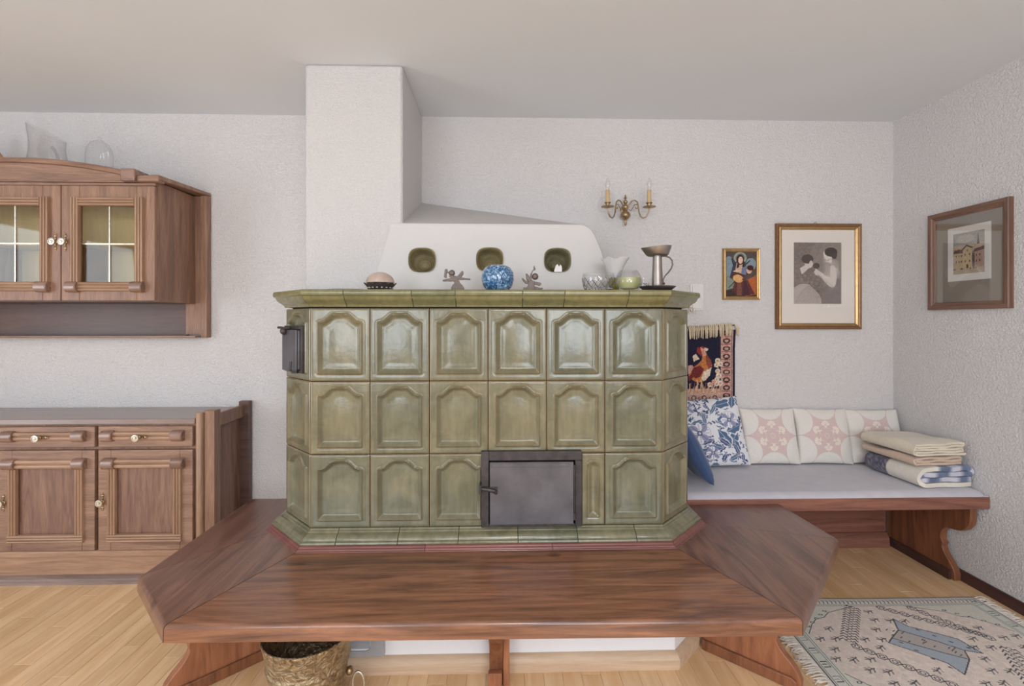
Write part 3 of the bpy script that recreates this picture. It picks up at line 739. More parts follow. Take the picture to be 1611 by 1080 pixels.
# ------------------------------------------------------------------ oak furniture on the left
def frustum_block(mb, x0, x1, z0, z1, y, d):
    """turned block: bulging front, like a short half barrel lying across"""
    n = 8; vs = []
    for x in (x0, x0+.004, x1-.004, x1):
        s_ = .90 if x in (x0, x1) else 1.0
        for k in range(n+1):
            a = PI*k/n; vs.append((x, y-d*s_*(math.sin(a)**.6), (z0+z1)/2+(z1-z0)/2*s_*math.cos(a)))
    m = n+1
    fs = [(s*m+i, s*m+i+1, (s+1)*m+i+1, (s+1)*m+i) for s in range(3) for i in range(n)]+[tuple(range(m)), tuple(range(3*m, 4*m))[::-1]]
    fs += [(s*m, (s+1)*m, (s+1)*m+n, s*m+n) for s in range(3)]
    return mb.add(vs, fs)
def reeded(mb, x0, x1, z0, z1, y, d, n=3, vertical=False):
    """moulding with n rounded reeds, across x (or upright)"""
    P = [(0, 0)]
    w = (z1-z0) if not vertical else (x1-x0)
    for k in range(n):
        for q in range(0, 5):
            a = PI*(1-q/4); c_ = w*(k+.5)/n; P.append((c_+w/n*.46*math.cos(a), d*.55+d*.45*math.sin(a)))
    P.append((w, 0))
    if not vertical: return mb.prism([(y-p[1], z0+p[0]) for p in P], 'x', x0, x1)
    return mb.prism([(x0+p[0], y-p[1]) for p in P], 'z', z0, z1)
def rosette_knob(parent, x, y, z, vert=True, plate=True):
    mb = MB()
    if plate:
        pts = [(-.040, .0045), (-.030, .008), (-.020, .0045), (0, .011), (.020, .0045), (.030, .008), (.040, .0045)]
        for t_, r_ in pts:
            c_ = (x, y-.002, z+t_) if vert else (x+t_, y-.002, z)
            mb.ball(c_, r_, 10, 6, (1, .45, 1) )
        mb.box(x-.0025 if vert else x-.034, x+.0025 if vert else x+.034, y-.003, y, z-.034 if vert else z-.0025, z+.034 if vert else z+.0025)
    pl = obj('escutcheon', mb, M['brass'], parent) if plate else None
    mb = MB(); mb.lathe([(.0001, 0), (.0065, 0), (.005, -.010), (.007, -.016), (.0155, -.019), (.0180, -.022), (.0170, -.0255), (.013, -.026), (.0115, -.0238), (.0072, -.0238), (.0058, -.0266), (.0001, -.0272)], (x, y, z), 20, 'y', cap=False)
    return obj('knob', mb, M['brass_lt'], parent, smooth=50)

YS = 2.45      # sideboard front plane
sb = thing('sideboard', 'low brown oak sideboard with panelled doors standing on the floor at left', 'sideboard', (-2.3, 2.6, 0))
XSR = -1.536
xb = -3.42
mb = MB().box(xb, XSR, YS+.004, YB-.012, .135, .792)
obj('carcass', mb, M['oak_z'], sb, smooth=0)
obj('top_board', MB().prism([(xb-.01, YS-.008), (XSR+.0005, YS-.008), (XSR+.0005, YS+.061), (XSR+.072, YS+.061), (XSR+.072, 2.7375), (XSR+.059, 2.7375), (XSR+.059, YB-.010), (xb-.01, YB-.010)], 'z', .793, .821), M['oak_top'], sb, bevel=.003)
obj('plinth', MB().box(xb, XSR+.06, YS-.004, YB-.02, .0, .134), M['oak_lx'], sb, smooth=0)
obj('plinth_rail', MB().prism([(YS-.020, .136), (YS-.020, .160), (YS-.014, .166), (YS+.004, .166), (YS+.004, .136)], 'x', xb, XSR), M['oak_lx'], sb, bevel=.002)
mb = MB(); mb.prism([(YS-.004, 0), (YS-.026, 0), (YS-.026, .010), (YS-.020, .015), (YS-.024, .020), (YS-.018, .027), (YS-.021, .033), (YS-.012, .040), (YS-.004, .042)], 'x', xb, XSR+.06)
obj('plinth_moulding', mb, M['oak_top'], sb)
# right end: half column, stile, recessed side panel, back post
obj('corner_column', MB().lathe([(.019, .136), (.019, .846), (.016, .850)], (XSR+.020, YS+.006, 0), 20), M['oak_lz'], sb)
obj('side_stile', MB().box(XSR+.041, XSR+.092, YS+.004, YS+.060, .135, .858), M['oak_z'], sb, bevel=.003)
obj('side_panel', MB().box(XSR+.002, XSR+.068, YS+.0605, 2.738, .135, .790), M['oak_panel'], sb, smooth=0)
obj('side_rail', MB().box(XSR+.0735, XSR+.090, YS+.0605, 2.738, .770, .838), M['oak_z'], sb, bevel=.002)
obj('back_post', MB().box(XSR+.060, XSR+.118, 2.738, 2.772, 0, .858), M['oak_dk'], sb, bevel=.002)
def side_door(x0, x1, z0, z1):
    y = YS; d = .020
    fr = MB(); w = .062
    fr.box(x0, x0+w, y-d, y, z0, z1).box(x1-w, x1, y-d, y, z0, z1).box(x0+w, x1-w, y-d, y, z0, z0+.052).box(x0+w, x1-w, y-d, y, z1-.052, z1)
    dr = obj('door', fr, M['oak_x'], sb, bevel=.003)
    obj('door_panel', MB().box(x0+w, x1-w, y-.010, y-.001, z0+.052, z1-.052), M['oak_panel'], dr, smooth=0)
    f = y-d; zt = z1-.073
    mb = MB(); reeded(mb, x0+.050, x0+.092, z0+.082, zt-.018, f+.004, .020, 3, True); reeded(mb, x1-.092, x1-.050, z0+.082, zt-.018, f+.004, .020, 3, True)
    for a, b in ((x0+.050, x0+.092), (x1-.092, x1-.050)):
        m_ = MB(); reeded(m_, a, b, z0+.082, zt-.018, f+.004, .018, 3, True); obj('side_moulding', m_, M['oak_lz'], dr)
    m_ = MB(); reeded(m_, x0+.050, x1-.050, z0+.042, z0+.082, f+.004, .018, 3); obj('bottom_moulding', m_, M['oak_lx'], dr)
    m_ = MB(); reeded(m_, x0+.088, x1-.094, zt-.016, zt+.030, f+.004, .022, 2); obj('top_bar', m_, M['oak_lx'], dr)
    for a, b in ((x0+.030, x0+.090), (x1-.096, x1-.036)):
        m_ = MB(); frustum_block(m_, a, b, zt-.020, zt+.036, f+.002, .034); obj('bar_block', m_, M['bun'], dr)
    rosette_knob(dr, x0+.022, f, z0+(z1-z0)*.485, True)
def drawer(x0, x1, z0, z1):
    y = YS; d = .020
    dr = obj('drawer', MB().box(x0, x1, y-d, y, z0, z1), M['oak_x'], sb, bevel=.004)
    f = y-d; zc = (z0+z1)/2+.006
    m_ = MB(); reeded(m_, x0+.078, x1-.085, zc-.022, zc+.022, f+.003, .020, 2); obj('bar_moulding', m_, M['oak_lx'], dr)
    for a, b in ((x0+.024, x0+.082), (x1-.098, x1-.038)):
        m_ = MB(); frustum_block(m_, a, b, zc-.028, zc+.028, f+.002, .034); obj('bar_block', m_, M['bun'], dr)
    rosette_knob(dr, (x0+x1)/2-.020, f-.018, zc-.004, False)
for x0, x1 in ((-2.001, -1.538), (-2.482, -2.018), (-2.962, -2.498)):
    side_door(x0, x1, .168, .668); drawer(x0, x1, .682, .786)

# wall cabinet
YC = 2.45
wc = thing('wall_cabinet', 'brown oak wall cabinet with leaded glass doors, hung above the sideboard', 'cabinet', (-2.4, 2.77, 1.22))
XC = -1.722; zb, zt = 1.410, 2.016
xl = -3.12
# hollow carcass
obj('side_board', MB().box(XC-.022, XC, YC, 2.7455, zb, zt), M['oak_z'], wc, bevel=.002)
obj('side_board', MB().box(xl, xl+.022, YC, 2.745, zb, zt), M['oak_z'], wc, bevel=.002)
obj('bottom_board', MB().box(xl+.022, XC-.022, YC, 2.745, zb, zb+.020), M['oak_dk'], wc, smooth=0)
obj('top_board', MB().box(xl+.022, XC-.022, YC, 2.745, zt-.020, zt), M['oak_x'], wc, smooth=0)
obj('inner_back', MB().box(xl+.022, XC-.022, 2.7, 2.7455, zb+.020, zt-.020), M['cabint'], wc, smooth=0)
for i, z in enumerate((1.70,)):
    obj('inner_shelf', MB().box(xl+.022, XC-.022, YC+.04, 2.699, z, z+.012), M['cabint'], wc, smooth=0)
for x in (-2.181, -2.642): obj('divider', MB().box(x-.009, x+.009, YC+.002, 2.699, zb+.020, 1.6995), M['oak_z'], wc, smooth=0); 
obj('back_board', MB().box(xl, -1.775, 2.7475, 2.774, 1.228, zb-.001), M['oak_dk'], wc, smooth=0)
obj('back_filler', MB().box(-1.7745, -1.688, 2.7465, 2.774, 1.236, 2.02), M['oak_z'], wc, smooth=0)
obj('back_post', MB().box(-1.687, -1.652, 2.735, 2.776, 1.219, 2.022), M['oak_z'], wc, bevel=.002)
obj('lower_ledge', MB().prism([(2.690, 1.219), (2.776, 1.219), (2.776, 1.2275), (2.700, 1.2275), (2.690, 1.232)], 'x', xl, -1.6875), M['oak_x'], wc, bevel=.002)
def glass_door(x0, x1, z0, z1, knob_left):
    y = YC-.001; d = .020; w = .088; wz0, wz1 = .108, .112
    fr = MB(); fr.box(x0, x0+w, y-d, y, z0, z1).box(x1-w, x1, y-d, y, z0, z1).box(x0+w, x1-w, y-d, y, z0, z0+wz0-.014).box(x0+w, x1-w, y-d, y, z1-wz1+.014, z1)
    dr = obj('glass_door', fr, M['oak_z'], wc, bevel=.003)
    f = y-d
    gx0, gx1, gz0, gz1 = x0+w, x1-w, z0+wz0-.014, z1-wz1+.014
    xm, zm = (gx0+gx1)/2, (gz0+gz1)/2
    for p0, p1 in ((gx0-.003, xm-.0004), (xm+.0004, gx1+.003)):
        for q0, q1 in ((gz0-.003, zm-.0004), (zm+.0004, gz1+.003)): obj('glass_pane', MB().box(p0, p1, y-.008, y-.005, q0, q1), M['cabglass'], dr, smooth=0)
    m_ = MB(); m_.box(xm-.003, xm+.003, y-.012, y-.0085, gz0, gz1); m_.box(gx0, xm-.003, y-.012, y-.0085, zm-.003, zm+.003); m_.box(xm+.003, gx1, y-.012, y-.0085, zm-.003, zm+.003)
    obj('lead_came', m_, M['brass_lt'], dr, smooth=0)
    a0, a1, b0, b1 = x0+.050, x1-.050, z0+.095, z1-.060
    for (p, q) in ((a0, a0+.042), (a1-.042, a1)):
        m_ = MB(); reeded(m_, p, q, z0+.060, b1, f+.004, .020, 3, True); obj('side_moulding', m_, M['oak_lz'], dr)
    m_ = MB(); reeded(m_, a0+.042, a1-.042, b1-.042, b1, f+.004, .020, 3); obj('top_moulding', m_, M['oak_lx'], dr)
    m_ = MB(); reeded(m_, a0+.03, a1-.03, z0+.047, z0+.093, f+.004, .019, 3); obj('bottom_bar', m_, M['oak_lx'], dr)
    for (p, q) in ((x0+.034, x0+.090), (x1-.108, x1-.046)):
        m_ = MB(); frustum_block(m_, p, q, z0+.040, z0+.096, f+.002, .036); obj('bar_block', m_, M['bun'], dr)
    kx = x0+.020 if knob_left else x1-.024
    rosette_knob(dr, kx, f, z0+.292, True)
glass_door(-2.179, -1.7235, zb+.004, 1.988, True)
glass_door(-2.639, -2.183, zb+.004, 1.988, False)
glass_door(-3.099, -2.643, zb+.004, 1.988, True)
obj('front_rail', MB().box(xl, XC, YC-.018, YC-.0015, 1.990, 2.004), M['oak_x'], wc, bevel=.002)
# cornice bead, running back to the wall on the right, and the arched pediment
def bead(path, r, name, flat=.8):
    return obj(name, MB().tube(path, r, 12), M['oak_x'], wc, smooth=50)
obj('cornice_strip', MB().prism([(YC-.032, 2.010), (YC-.036, 2.018), (YC-.032, 2.036), (YC-.020, 2.042), (YC+.01, 2.042), (YC+.01, 2.006), (YC-.02, 2.006)], 'x', -1.800, XC+.026), M['oak_x'], wc, bevel=.001)
obj('side_cornice', MB().add([(XC-.02, YC-.030, 2.017), (XC+.030, YC-.034, 2.017), (XC+.052+.022, 2.776, 2.024), (XC-.02, 2.776, 2.024), (XC-.02, YC-.030, 2.042), (XC+.026, YC-.030, 2.042), (XC+.052+.018, 2.776, 2.044), (XC-.02, 2.776, 2.044)], [(0,3,2,1),(4,5,6,7),(0,1,5,4),(1,2,6,5),(2,3,7,6),(3,0,4,7)]), M['oak_x'], wc, bevel=.005)
obj('top_lid', MB().box(xl, XC-.021, YC+.011, 2.776, 2.017, 2.030), M['oak_x'], wc, smooth=0)
obj('cornice_block', MB().box(-1.872, -1.803, YC-.048, YC+.060, 2.006, 2.068), M['bun'], wc, bevel=.005)
xc_, xe = -2.42, -1.873
def archz(x, z0=2.052, rise=.060): u = (x-xc_)/(xe-xc_); return z0+rise*(1-u*u)*(1 if abs(u) < 1 else 0)+.0
N = 28
xs = [2*xc_-xe+(xe-(2*xc_-xe))*i/N for i in range(N+1)]
vs = []
pr_ = [(-.036, -.012), (-.042, -.004), (-.038, .008), (-.022, .014), (.030, .014), (.030, -.014), (-.022, -.014)]
for x in xs:
    for dy, dz in pr_: vs.append((x, YC+dy, archz(x)+dz))
m = len(pr_)
fs = [(i*m+k, i*m+(k+1) % m, (i+1)*m+(k+1) % m, (i+1)*m+k) for i in range(N) for k in range(m)]+[tuple(range(m)), tuple(range(N*m, N*m+m))[::-1]]
obj('arched_moulding', MB().add(vs, fs), M['oak_x'], wc, smooth=40)
P = [(x, archz(x)-.0142) for x in xs]+[(xe, 2.006), (2*xc_-xe, 2.006)]
obj('arched_panel', MB().prism(P, 'y', YC-.020, YC-.002), M['oak_x'], wc, smooth=0)
obj('cornice_block', MB().box(2*xc_-xe-.07, 2*xc_-xe-.001, YC-.048, YC+.060, 2.006, 2.068), M['bun'], wc, bevel=.005)

# glasses inside the cabinet
def stemware(x, y, z, label):
    g = thing('goblet', label, 'glass', (x, y, z), 'small glasses inside the wall cabinet')
    mb = MB().lathe([(.020, 0), (.020, .002), (.004, .005), (.003, .030), (.008, .036), (.018, .052), (.019, .075), (.0175, .075), (.017, .054), (.002, .040)], (x, y, z), 20, cap=False)
    obj('bowl_and_stem', mb, M['clear'], g); obj('gilt_rim', MB().lathe([(.0195, .0725), (.0197, .0755), (.0172, .0755), (.0172, .0725)], (x, y, z), 20, cap=False), M['gold'], g)
stemware(-2.02, 2.56, zb+.0205, 'small gilt-rimmed goblet on the cabinet floor behind the right glass door')
stemware(-2.42, 2.56, zb+.0205, 'small gilt-rimmed goblet behind the second glass door from the right')
g = thing('golden_bowl', 'shallow gold-coloured bowl inside the wall cabinet behind the right glass door', 'bowl', (-1.93, 2.60, zb+.0205))
obj('bowl_body', MB().lathe([(.03, 0), (.032, .004), (.070, .030), (.080, .055), (.077, .055), (.066, .032), (.028, .008), (.001, .006)], (-1.93, 2.60, zb+.0205), 28, cap=False), M['gold'], g)
obj('foot_ring', MB().lathe([(.032, 0), (.034, 0), (.034, .003), (.031, .004)], (-1.93, 2.60, zb+.0205), 28, cap=False), M['brass'], g)

# ------------------------------------------------------------------ things on top of the wall cabinet
zc_ = 2.0302
def shell_of(prof, th):
    """closed thin wall from an outer profile"""
    return prof+[(max(.0005, r-th), z) for r, z in prof[::-1]]
gx, gy = -2.39, 2.60
g = thing('glass_pitcher', 'clear glass pitcher with slanted rim on top of the wall cabinet', 'pitcher', (gx, gy, zc_))
nn = 36; prof = [(.085, 0), (.100, .01), (.100, .05), (.088, .11), (.076, .17), (.074, .22), (.080, .285)]
vs = []; 
for th in (0, .003):
    pr2 = prof if th == 0 else prof[::-1]
    for r_, z_ in pr2:
        for k in range(nn):
            a = 2*PI*k/nn; zz = z_+(.045*(-math.cos(a))*(z_/.285)**3); rr = r_-th
            vs.append((gx+rr*math.cos(a)-.02*(z_/.285), gy+rr*math.sin(a), zc_+zz+(th if z_ < .01 else 0)))
m = 2*len(prof)
fs = [(i*nn+k, i*nn+(k+1) % nn, (i+1)*nn+(k+1) % nn, (i+1)*nn+k) for i in range(m-1) for k in range(nn)]+[tuple(range(nn)), tuple(range((m-1)*nn, m*nn))]
obj('pitcher_body', MB().add(vs, fs), M['clear'], g, smooth=60)
obj('pitcher_handle', MB().tube([(gx+.060+.03*math.sin(PI*q/10)*1.0, gy-.055, zc_+.06+.13*q/10) for q in range(11)], .007, 8), M['clear'], g, smooth=60)
gx2 = -2.15
tag(obj('glass_cloche', MB().lathe([(.055, 0), (.058, .004), (.060, .16), (.055, .205), (.040, .235), (.018, .250), (.008, .256), (.010, .27), (.0005, .276)], (gx2, 2.62, zc_), 32, cap=False), M['clear'], at=(gx2, 2.62, zc_), smooth=60), 'small clear glass bell beside the pitcher on top of the wall cabinet', 'glass')
g = thing('amber_vase', 'amber glass vase at the left edge on top of the wall cabinet', 'vase', (-2.72, 2.60, zc_))
obj('vase_foot', MB().lathe([(.05, 0), (.052, .006), (.02, .014)], (-2.72, 2.60, zc_), 28), M['amber'], g)
obj('vase_body', MB().lathe([(.02, .014), (.06, .04), (.095, .09), (.088, .13), (.055, .18), (.03, .23), (.034, .29), (.031, .29), (.027, .23), (.05, .18), (.083, .13)], (-2.72, 2.60, zc_), 28, cap=False), M['amber'], g)

# ------------------------------------------------------------------ things on the stove top
ZT = 1.4337
# pewter dish with a shell
cx_, cy_ = -.487, 1.96
g = thing('footed_dish', 'dark pewter scalloped dish holding the pink dome, at the left on the stove top', 'dish', (cx_, cy_, ZT))
vs = []; nn = 48; pr = [(.030, 0), (.034, .004), (.046, .012), (.056, .022), (.064, .031), (.061, .032), (.052, .024), (.040, .014), (.001, .010)]
for q, (r_, z_) in enumerate(pr):
    for k in range(nn):
        a = 2*PI*k/nn; w_ = (z_/.032); rr = r_*(1+.05*w_*math.cos(12*a)); vs.append((cx_+rr*math.cos(a), cy_+rr*math.sin(a), ZT+z_+.003*w_*math.cos(12*a)))
fs = [(i*nn+k, i*nn+(k+1) % nn, (i+1)*nn+(k+1) % nn, (i+1)*nn+k) for i in range(len(pr)-1) for k in range(nn)]+[tuple(range(nn))]
obj('dish_bowl', MB().add(vs, fs), M['pewter_dk'], g, smooth=50)
mb = MB()
for k in range(16):
    a = 2*PI*k/16; mb.ball((cx_+.047*math.cos(a), cy_+.047*math.sin(a), ZT+.014), .0055, 8, 6)
obj('dish_beading', mb, M['pewter'], g); COL.objects[-1] if False else None
g.children[-1]['kind'] = 'stuff'
vs = []; m_ = 14
for i in range(m_+1):
    ph = PI/2*i/m_
    for k in range(nn):
        a = 2*PI*k/nn; rr = .056*math.cos(ph)*(1+.012*math.cos(24*a)*(1 if i < m_ else 0))+.0002
        vs.append((cx_+rr*math.cos(a), cy_+rr*math.sin(a), ZT+.0352+.044*math.sin(ph)))
fs = [(i*nn+k, i*nn+(k+1) % nn, (i+1)*nn+(k+1) % nn, (i+1)*nn+k) for i in range(m_) for k in range(nn)]+[tuple(range(nn))]
tag(obj('shell_dome', MB().add(vs, fs), M['shell'], at=(cx_, cy_, ZT+.0352), smooth=70), 'rounded pink shell-like dome lying in the pewter dish', 'shell')
# flat glass plate at far left
tag(obj('glass_plate', MB().lathe([(.03, 0), (.045, .001), (.075, .009), (.092, .014), (.090, .0155), (.074, .0105), (.044, .0025), (.001, .002)], (-.66, 2.10, ZT), 36, cap=False), M['clear'], at=(-.66, 2.10, ZT), smooth=60), 'shallow clear glass plate at the far left end of the stove top', 'plate')
# flat cast figures
def figure(name, polys, heads, x0, z_px, s, y, label, th=.009):
    """polys in crop pixels; s metres per pixel; x0 = world x of crop x 0; z_px = crop y of the shelf"""
    mb = MB()
    for q, P in enumerate(polys):
        e = .0006*q
        mb.prism([(x0+p[0]*s, max(ZT, ZT+(z_px-p[1])*s)) for p in P], 'y', y-th/2-e, y+th/2+e)
    for hx, hy, r_ in heads:
        mb.ball((x0+hx*s, y, ZT+(z_px-hy)*s), r_*s, 16, 10, (1, .65, 1))
    bx_ = sum(v[0] for v in mb.v)/len(mb.v)
    return tag(obj(name, mb, M['figure'], at=(bx_, y, ZT), bevel=.0012, smooth=50), label, 'figurine', 'cast metal angel figures')
A1 = [[(783, 488), (812, 484), (850, 490), (868, 512), (876, 545), (898, 566), (914, 590), (919, 619), (806, 619), (805, 590), (815, 566), (832, 548), (812, 520)],
      [(735, 522), (775, 512), (815, 503), (850, 515), (838, 532), (800, 536), (770, 534), (740, 537), (731, 530)],
      [(752, 434), (766, 428), (775, 436), (770, 452), (765, 490), (768, 506), (752, 504), (744, 498)],
      [(848, 498), (872, 474), (895, 446), (906, 450), (907, 474), (888, 498), (868, 520)],
      [(862, 510), (885, 500), (930, 508), (966, 511), (964, 522), (930, 520), (880, 522)],
      [(765, 446), (782, 452), (780, 464), (763, 458)]]
figure('angel_figure', A1, [(810, 464, 27)], -.505+.0, 619, .000505, 1.95, 'small flat metal angel blowing a horn, left of the blue glass ball vase') if False else None
s1 = (1.95/750)/5.37
fx = lambda px: (px-785.9)/750*1.95*1.0
figure('angel_figure', A1, [(810, 464, 27)], fx(560)+.001, 619, s1, 1.95, 'small flat metal angel blowing a horn, left of the blue marbled vase')
A2 = [[(150, 498), (178, 488), (205, 498), (205, 530), (213, 560), (214, 579), (118, 579), (114, 548), (128, 546), (140, 548), (152, 530)],
      [(165, 478), (172, 440), (186, 415), (196, 404), (198, 376), (204, 375), (213, 404), (206, 410), (192, 416), (184, 440), (182, 490), (168, 492)],
      [(134, 436), (150, 440), (166, 462), (172, 494), (156, 506), (140, 480)],
      [(103, 474), (112, 472), (130, 490), (152, 500), (150, 516), (136, 518), (112, 494)],
      [(200, 500), (232, 504), (254, 510), (258, 524), (244, 534), (222, 526), (200, 524)],
      [(200, 536), (238, 548), (270, 550), (272, 558), (258, 566), (236, 562), (212, 568), (204, 560)]]
s2 = (1.95/750)/5.03
figure('angel_figure', A2, [(209, 460, 27)], fx(800)+.001, 579, s2, 1.95, 'small flat metal angel with raised horn, right of the blue marbled vase')
# blue marbled ball vase
bx_ = -.0075
tag(obj('ball_vase', MB().lathe([(.038, 0), (.044, .002), (.060, .022), (.0675, .050), (.064, .076), (.052, .096), (.036, .105), (.026, .104), (.024, .098), (.034, .096), (.050, .080), (.060, .050), (.040, .010), (.001, .008)], (bx_, 1.94, ZT), 48, cap=False), M['marble'], at=(bx_, 1.94, ZT), smooth=60), 'round blue marbled glass vase in the middle of the stove top', 'vase')
# white paper scrap in the right niche
tag(obj('folded_card', MB().prism([(.255, 1.5395), (.291, 1.5395), (.291, 1.566), (.284, 1.577), (.277, 1.566), (.271, 1.579), (.263, 1.572), (.255, 1.550)], 'y', yh+.012, yh+.015), M['paper_w'], at=(.27, yh+.013, 1.5395)), 'small jagged white card standing inside the right-hand niche', 'card')
# cut crystal bowl
cb = (.402, 1.93)
g = thing('crystal_bowl', 'low cut-crystal glass bowl on the stove top, left of the tulip glass', 'bowl', (cb[0], cb[1], ZT))
obj('bowl_body', MB().lathe([(.040, 0), (.046, .003), (.058, .016), (.0655, .038), (.066, .055), (.062, .072), (.059, .072), (.062, .055), (.0615, .038), (.054, .020), (.001, .010)], (cb[0], cb[1], ZT), 48, cap=False), M['clear'], g, smooth=60)
mb = MB()
for k in range(14):
    a0 = 2*PI*k/14
    for sg in (1, -1):
        pts = []
        for q in range(8):
            t_ = q/7; a = a0+sg*t_*.45; z = .014+.040*t_; r_ = .058+.008*math.sin(min(1, (z-.01)/.05)*PI/2)
            pts.append((cb[0]+r_*math.cos(a), cb[1]+r_*math.sin(a), ZT+z))
        mb.tube(pts, .0011, 4)
for k in range(28):
    a = 2*PI*k/28; mb.ball((cb[0]+.053*math.cos(a), cb[1]+.053*math.sin(a), ZT+.010), .0042, 6, 4)
obj('cut_pattern', mb, mat_glass('crystal_cut', (.62, .62, .64, 1), .25, .12), g)['kind'] = 'stuff'
# tulip glass, milky flared top over a green cone
tc = (.503, 2.07)
g = thing('tulip_vase', 'fluted vase with milky flared rim and olive green base, between crystal bowl and round glass', 'vase', (tc[0], tc[1], ZT))
obj('green_cone', MB().lathe([(.012, 0), (.014, .002), (.022, .030), (.028, .064), (.0285, .066), (.001, .066), (.001, .0)], (tc[0], tc[1], ZT), 32, cap=False), mat_plain('olive_green_glass', rgb(150, 140, 62), .15, 0, .08, 20, Transmission_Weight=.25), g, smooth=50)
vs = []; nn = 48; pr = [(.028, .0665), (.031, .085), (.038, .110), (.050, .135), (.060, .150), (.058, .151), (.047, .136), (.035, .110), (.028, .085), (.025, .0665)]
for r_, z_ in pr:
    for k in range(nn):
        a = 2*PI*k/nn; w_ = max(0, (z_-.09)/.06); vs.append((tc[0]+r_*(1+.07*w_*math.cos(6*a))*math.cos(a), tc[1]+r_*(1+.07*w_*math.cos(6*a))*math.sin(a), ZT+z_+.006*w_*math.cos(6*a+1)))
m_ = len(pr); fs = [(i*nn+k, i*nn+(k+1) % nn, ((i+1) % m_)*nn+(k+1) % nn, ((i+1) % m_)*nn+k) for i in range(m_) for k in range(nn)]
obj('flared_bowl', MB().add(vs, fs), M['milk'], g, smooth=60)
# round glass with pale lime tint
rc = (.541, 1.985)
g = thing('round_glass', 'round clear glass with lime green tint, just left of the pewter candlestick', 'glass', (rc[0], rc[1], ZT))
obj('glass_ball', MB().lathe([(.030, 0), (.034, .001), (.048, .016), (.056, .040), (.052, .066), (.040, .086), (.034, .092), (.032, .091), (.037, .084), (.049, .065), (.053, .040), (.045, .018), (.001, .006)], (rc[0], rc[1], ZT), 40, cap=False), M['clear'], g, smooth=60)
obj('lime_filling', MB().lathe([(.001, .0065), (.040, .016), (.0495, .036), (.048, .060), (.001, .060)], (rc[0], rc[1], ZT), 32, cap=False), M['limeglass'], g, smooth=40)
# low tumbler with lettering behind the candlestick
wc_ = (.628, 2.06)
g = thing('lettered_tumbler', 'clear tumbler with dark lettering, half hidden behind the pewter candlestick', 'glass', (wc_[0], wc_[1], ZT))
obj('tumbler_body', MB().lathe([(.038, 0), (.040, .002), (.045, .066), (.043, .066), (.038, .004), (.001, .004)], (wc_[0], wc_[1], ZT), 36, cap=False), M['clear'], g, smooth=50)
fc = bpy.data.curves.new('lettering', 'FONT'); fc.body = '1796'; fc.size = .026; fc.extrude = .0003; fc.align_x = 'CENTER'; fc.materials.append(M['ink'])
fo = bpy.data.objects.new('lettering_curve', fc); COL.objects.link(fo); dg = bpy.context.evaluated_depsgraph_get(); tme = bpy.data.meshes.new_from_object(fo.evaluated_get(dg)); bpy.data.objects.remove(fo); fo = bpy.data.objects.new('lettering', tme); COL.objects.link(fo); fo.parent = g; fo.location = (-.008, -.0435, .022); fo.rotation_euler = (R(90), 0, R(-10)); fo.scale = (.8, 1, 1)
# pewter candlestick
kc = (.634, 1.90)
g = thing('candlestick', 'pewter chamber candlestick with side handle at the right end of the stove top', 'candlestick', (kc[0], kc[1], ZT))
K = (kc[0], kc[1], ZT)
obj('base_pan', MB().lathe([(.048, 0), (.052, .001), (.071, .016), (.072, .018), (.070, .018), (.050, .004), (.001, .004)], K, 40, cap=False), M['pewter_dk'], g, smooth=50)
obj('stem', MB().lathe([(.0215, .0045), (.022, .006), (.0205, .06), (.0175, .138), (.0175, .1405)], K, 32), M['pewter'], g, smooth=50)
vs = []; nn = 40; pr = [(.020, .1408), (.038, .1412), (.044, .146), (.053, .170), (.055, .176), (.053, .176), (.042, .150), (.001, .146)]
for r_, z_ in pr:
    for k in range(nn):
        a = 2*PI*k/nn; w_ = (z_-.141)/.025; sp_ = math.exp(-((a-PI)/.35)**2)*.16*w_
        vs.append((K[0]+r_*(1+sp_)*math.cos(a), K[1]+r_*math.sin(a), K[2]+z_+.003*w_*math.cos(a)))
fs = [(i*nn+k, i*nn+(k+1) % nn, (i+1)*nn+(k+1) % nn, (i+1)*nn+k) for i in range(len(pr)-1) for k in range(nn)]+[tuple(range(nn))]
obj('drip_pan', MB().add(vs, fs), M['pewter'], g, smooth=50)
hp = [(.018, .140), (.035, .1395), (.050, .135), (.060, .122), (.062, .106), (.056, .090), (.044, .074), (.032, .062), (.0235, .046), (.0225, .034)]
obj('handle', MB().tube([(K[0]+x, K[1], K[2]+z) for x, z in hp], [.003, .003, .0032, .0034, .0034, .003, .003, .0028, .003, .0035], 8), M['pewter_dk'], g, smooth=60)
obj('handle_stud', MB().ball((K[0]+.0265, K[1], K[2]+.030), .0055, 10, 8), M['pewter_dk'], g, smooth=60)

# ------------------------------------------------------------------ brass wall lamp
sx_, sy_ = .728, YB
g = thing('wall_sconce', 'two-armed brass wall lamp with candle bulbs above the stove', 'wall lamp', (sx_, sy_, 1.95))
obj('turned_body', MB().lathe([(.0005, -.092), (.006, -.088), (.0075, -.080), (.004, -.072), (.007, -.066), (.005, -.060), (.016, -.054), (.027, -.040), (.029, -.030), (.024, -.018), (.010, -.010), (.006, -.004), (.012, .002), (.018, .012), (.017, .020), (.009, .028), (.006, .034), (.012, .040), (.013, .046), (.006, .056), (.004, .064), (.010, .067), (.004, .072), (.006, .078), (.0005, .088)], (sx_, sy_-.040, 1.957), 24, cap=False), M['brass'], g, smooth=50)
obj('wall_plate', MB().lathe([(.022, 0), (.022, -.004), (.014, -.008), (.006, -.010), (.006, -.030)], (sx_, sy_-.0005, 1.965), 24, 'y'), M['brass'], g, smooth=40)
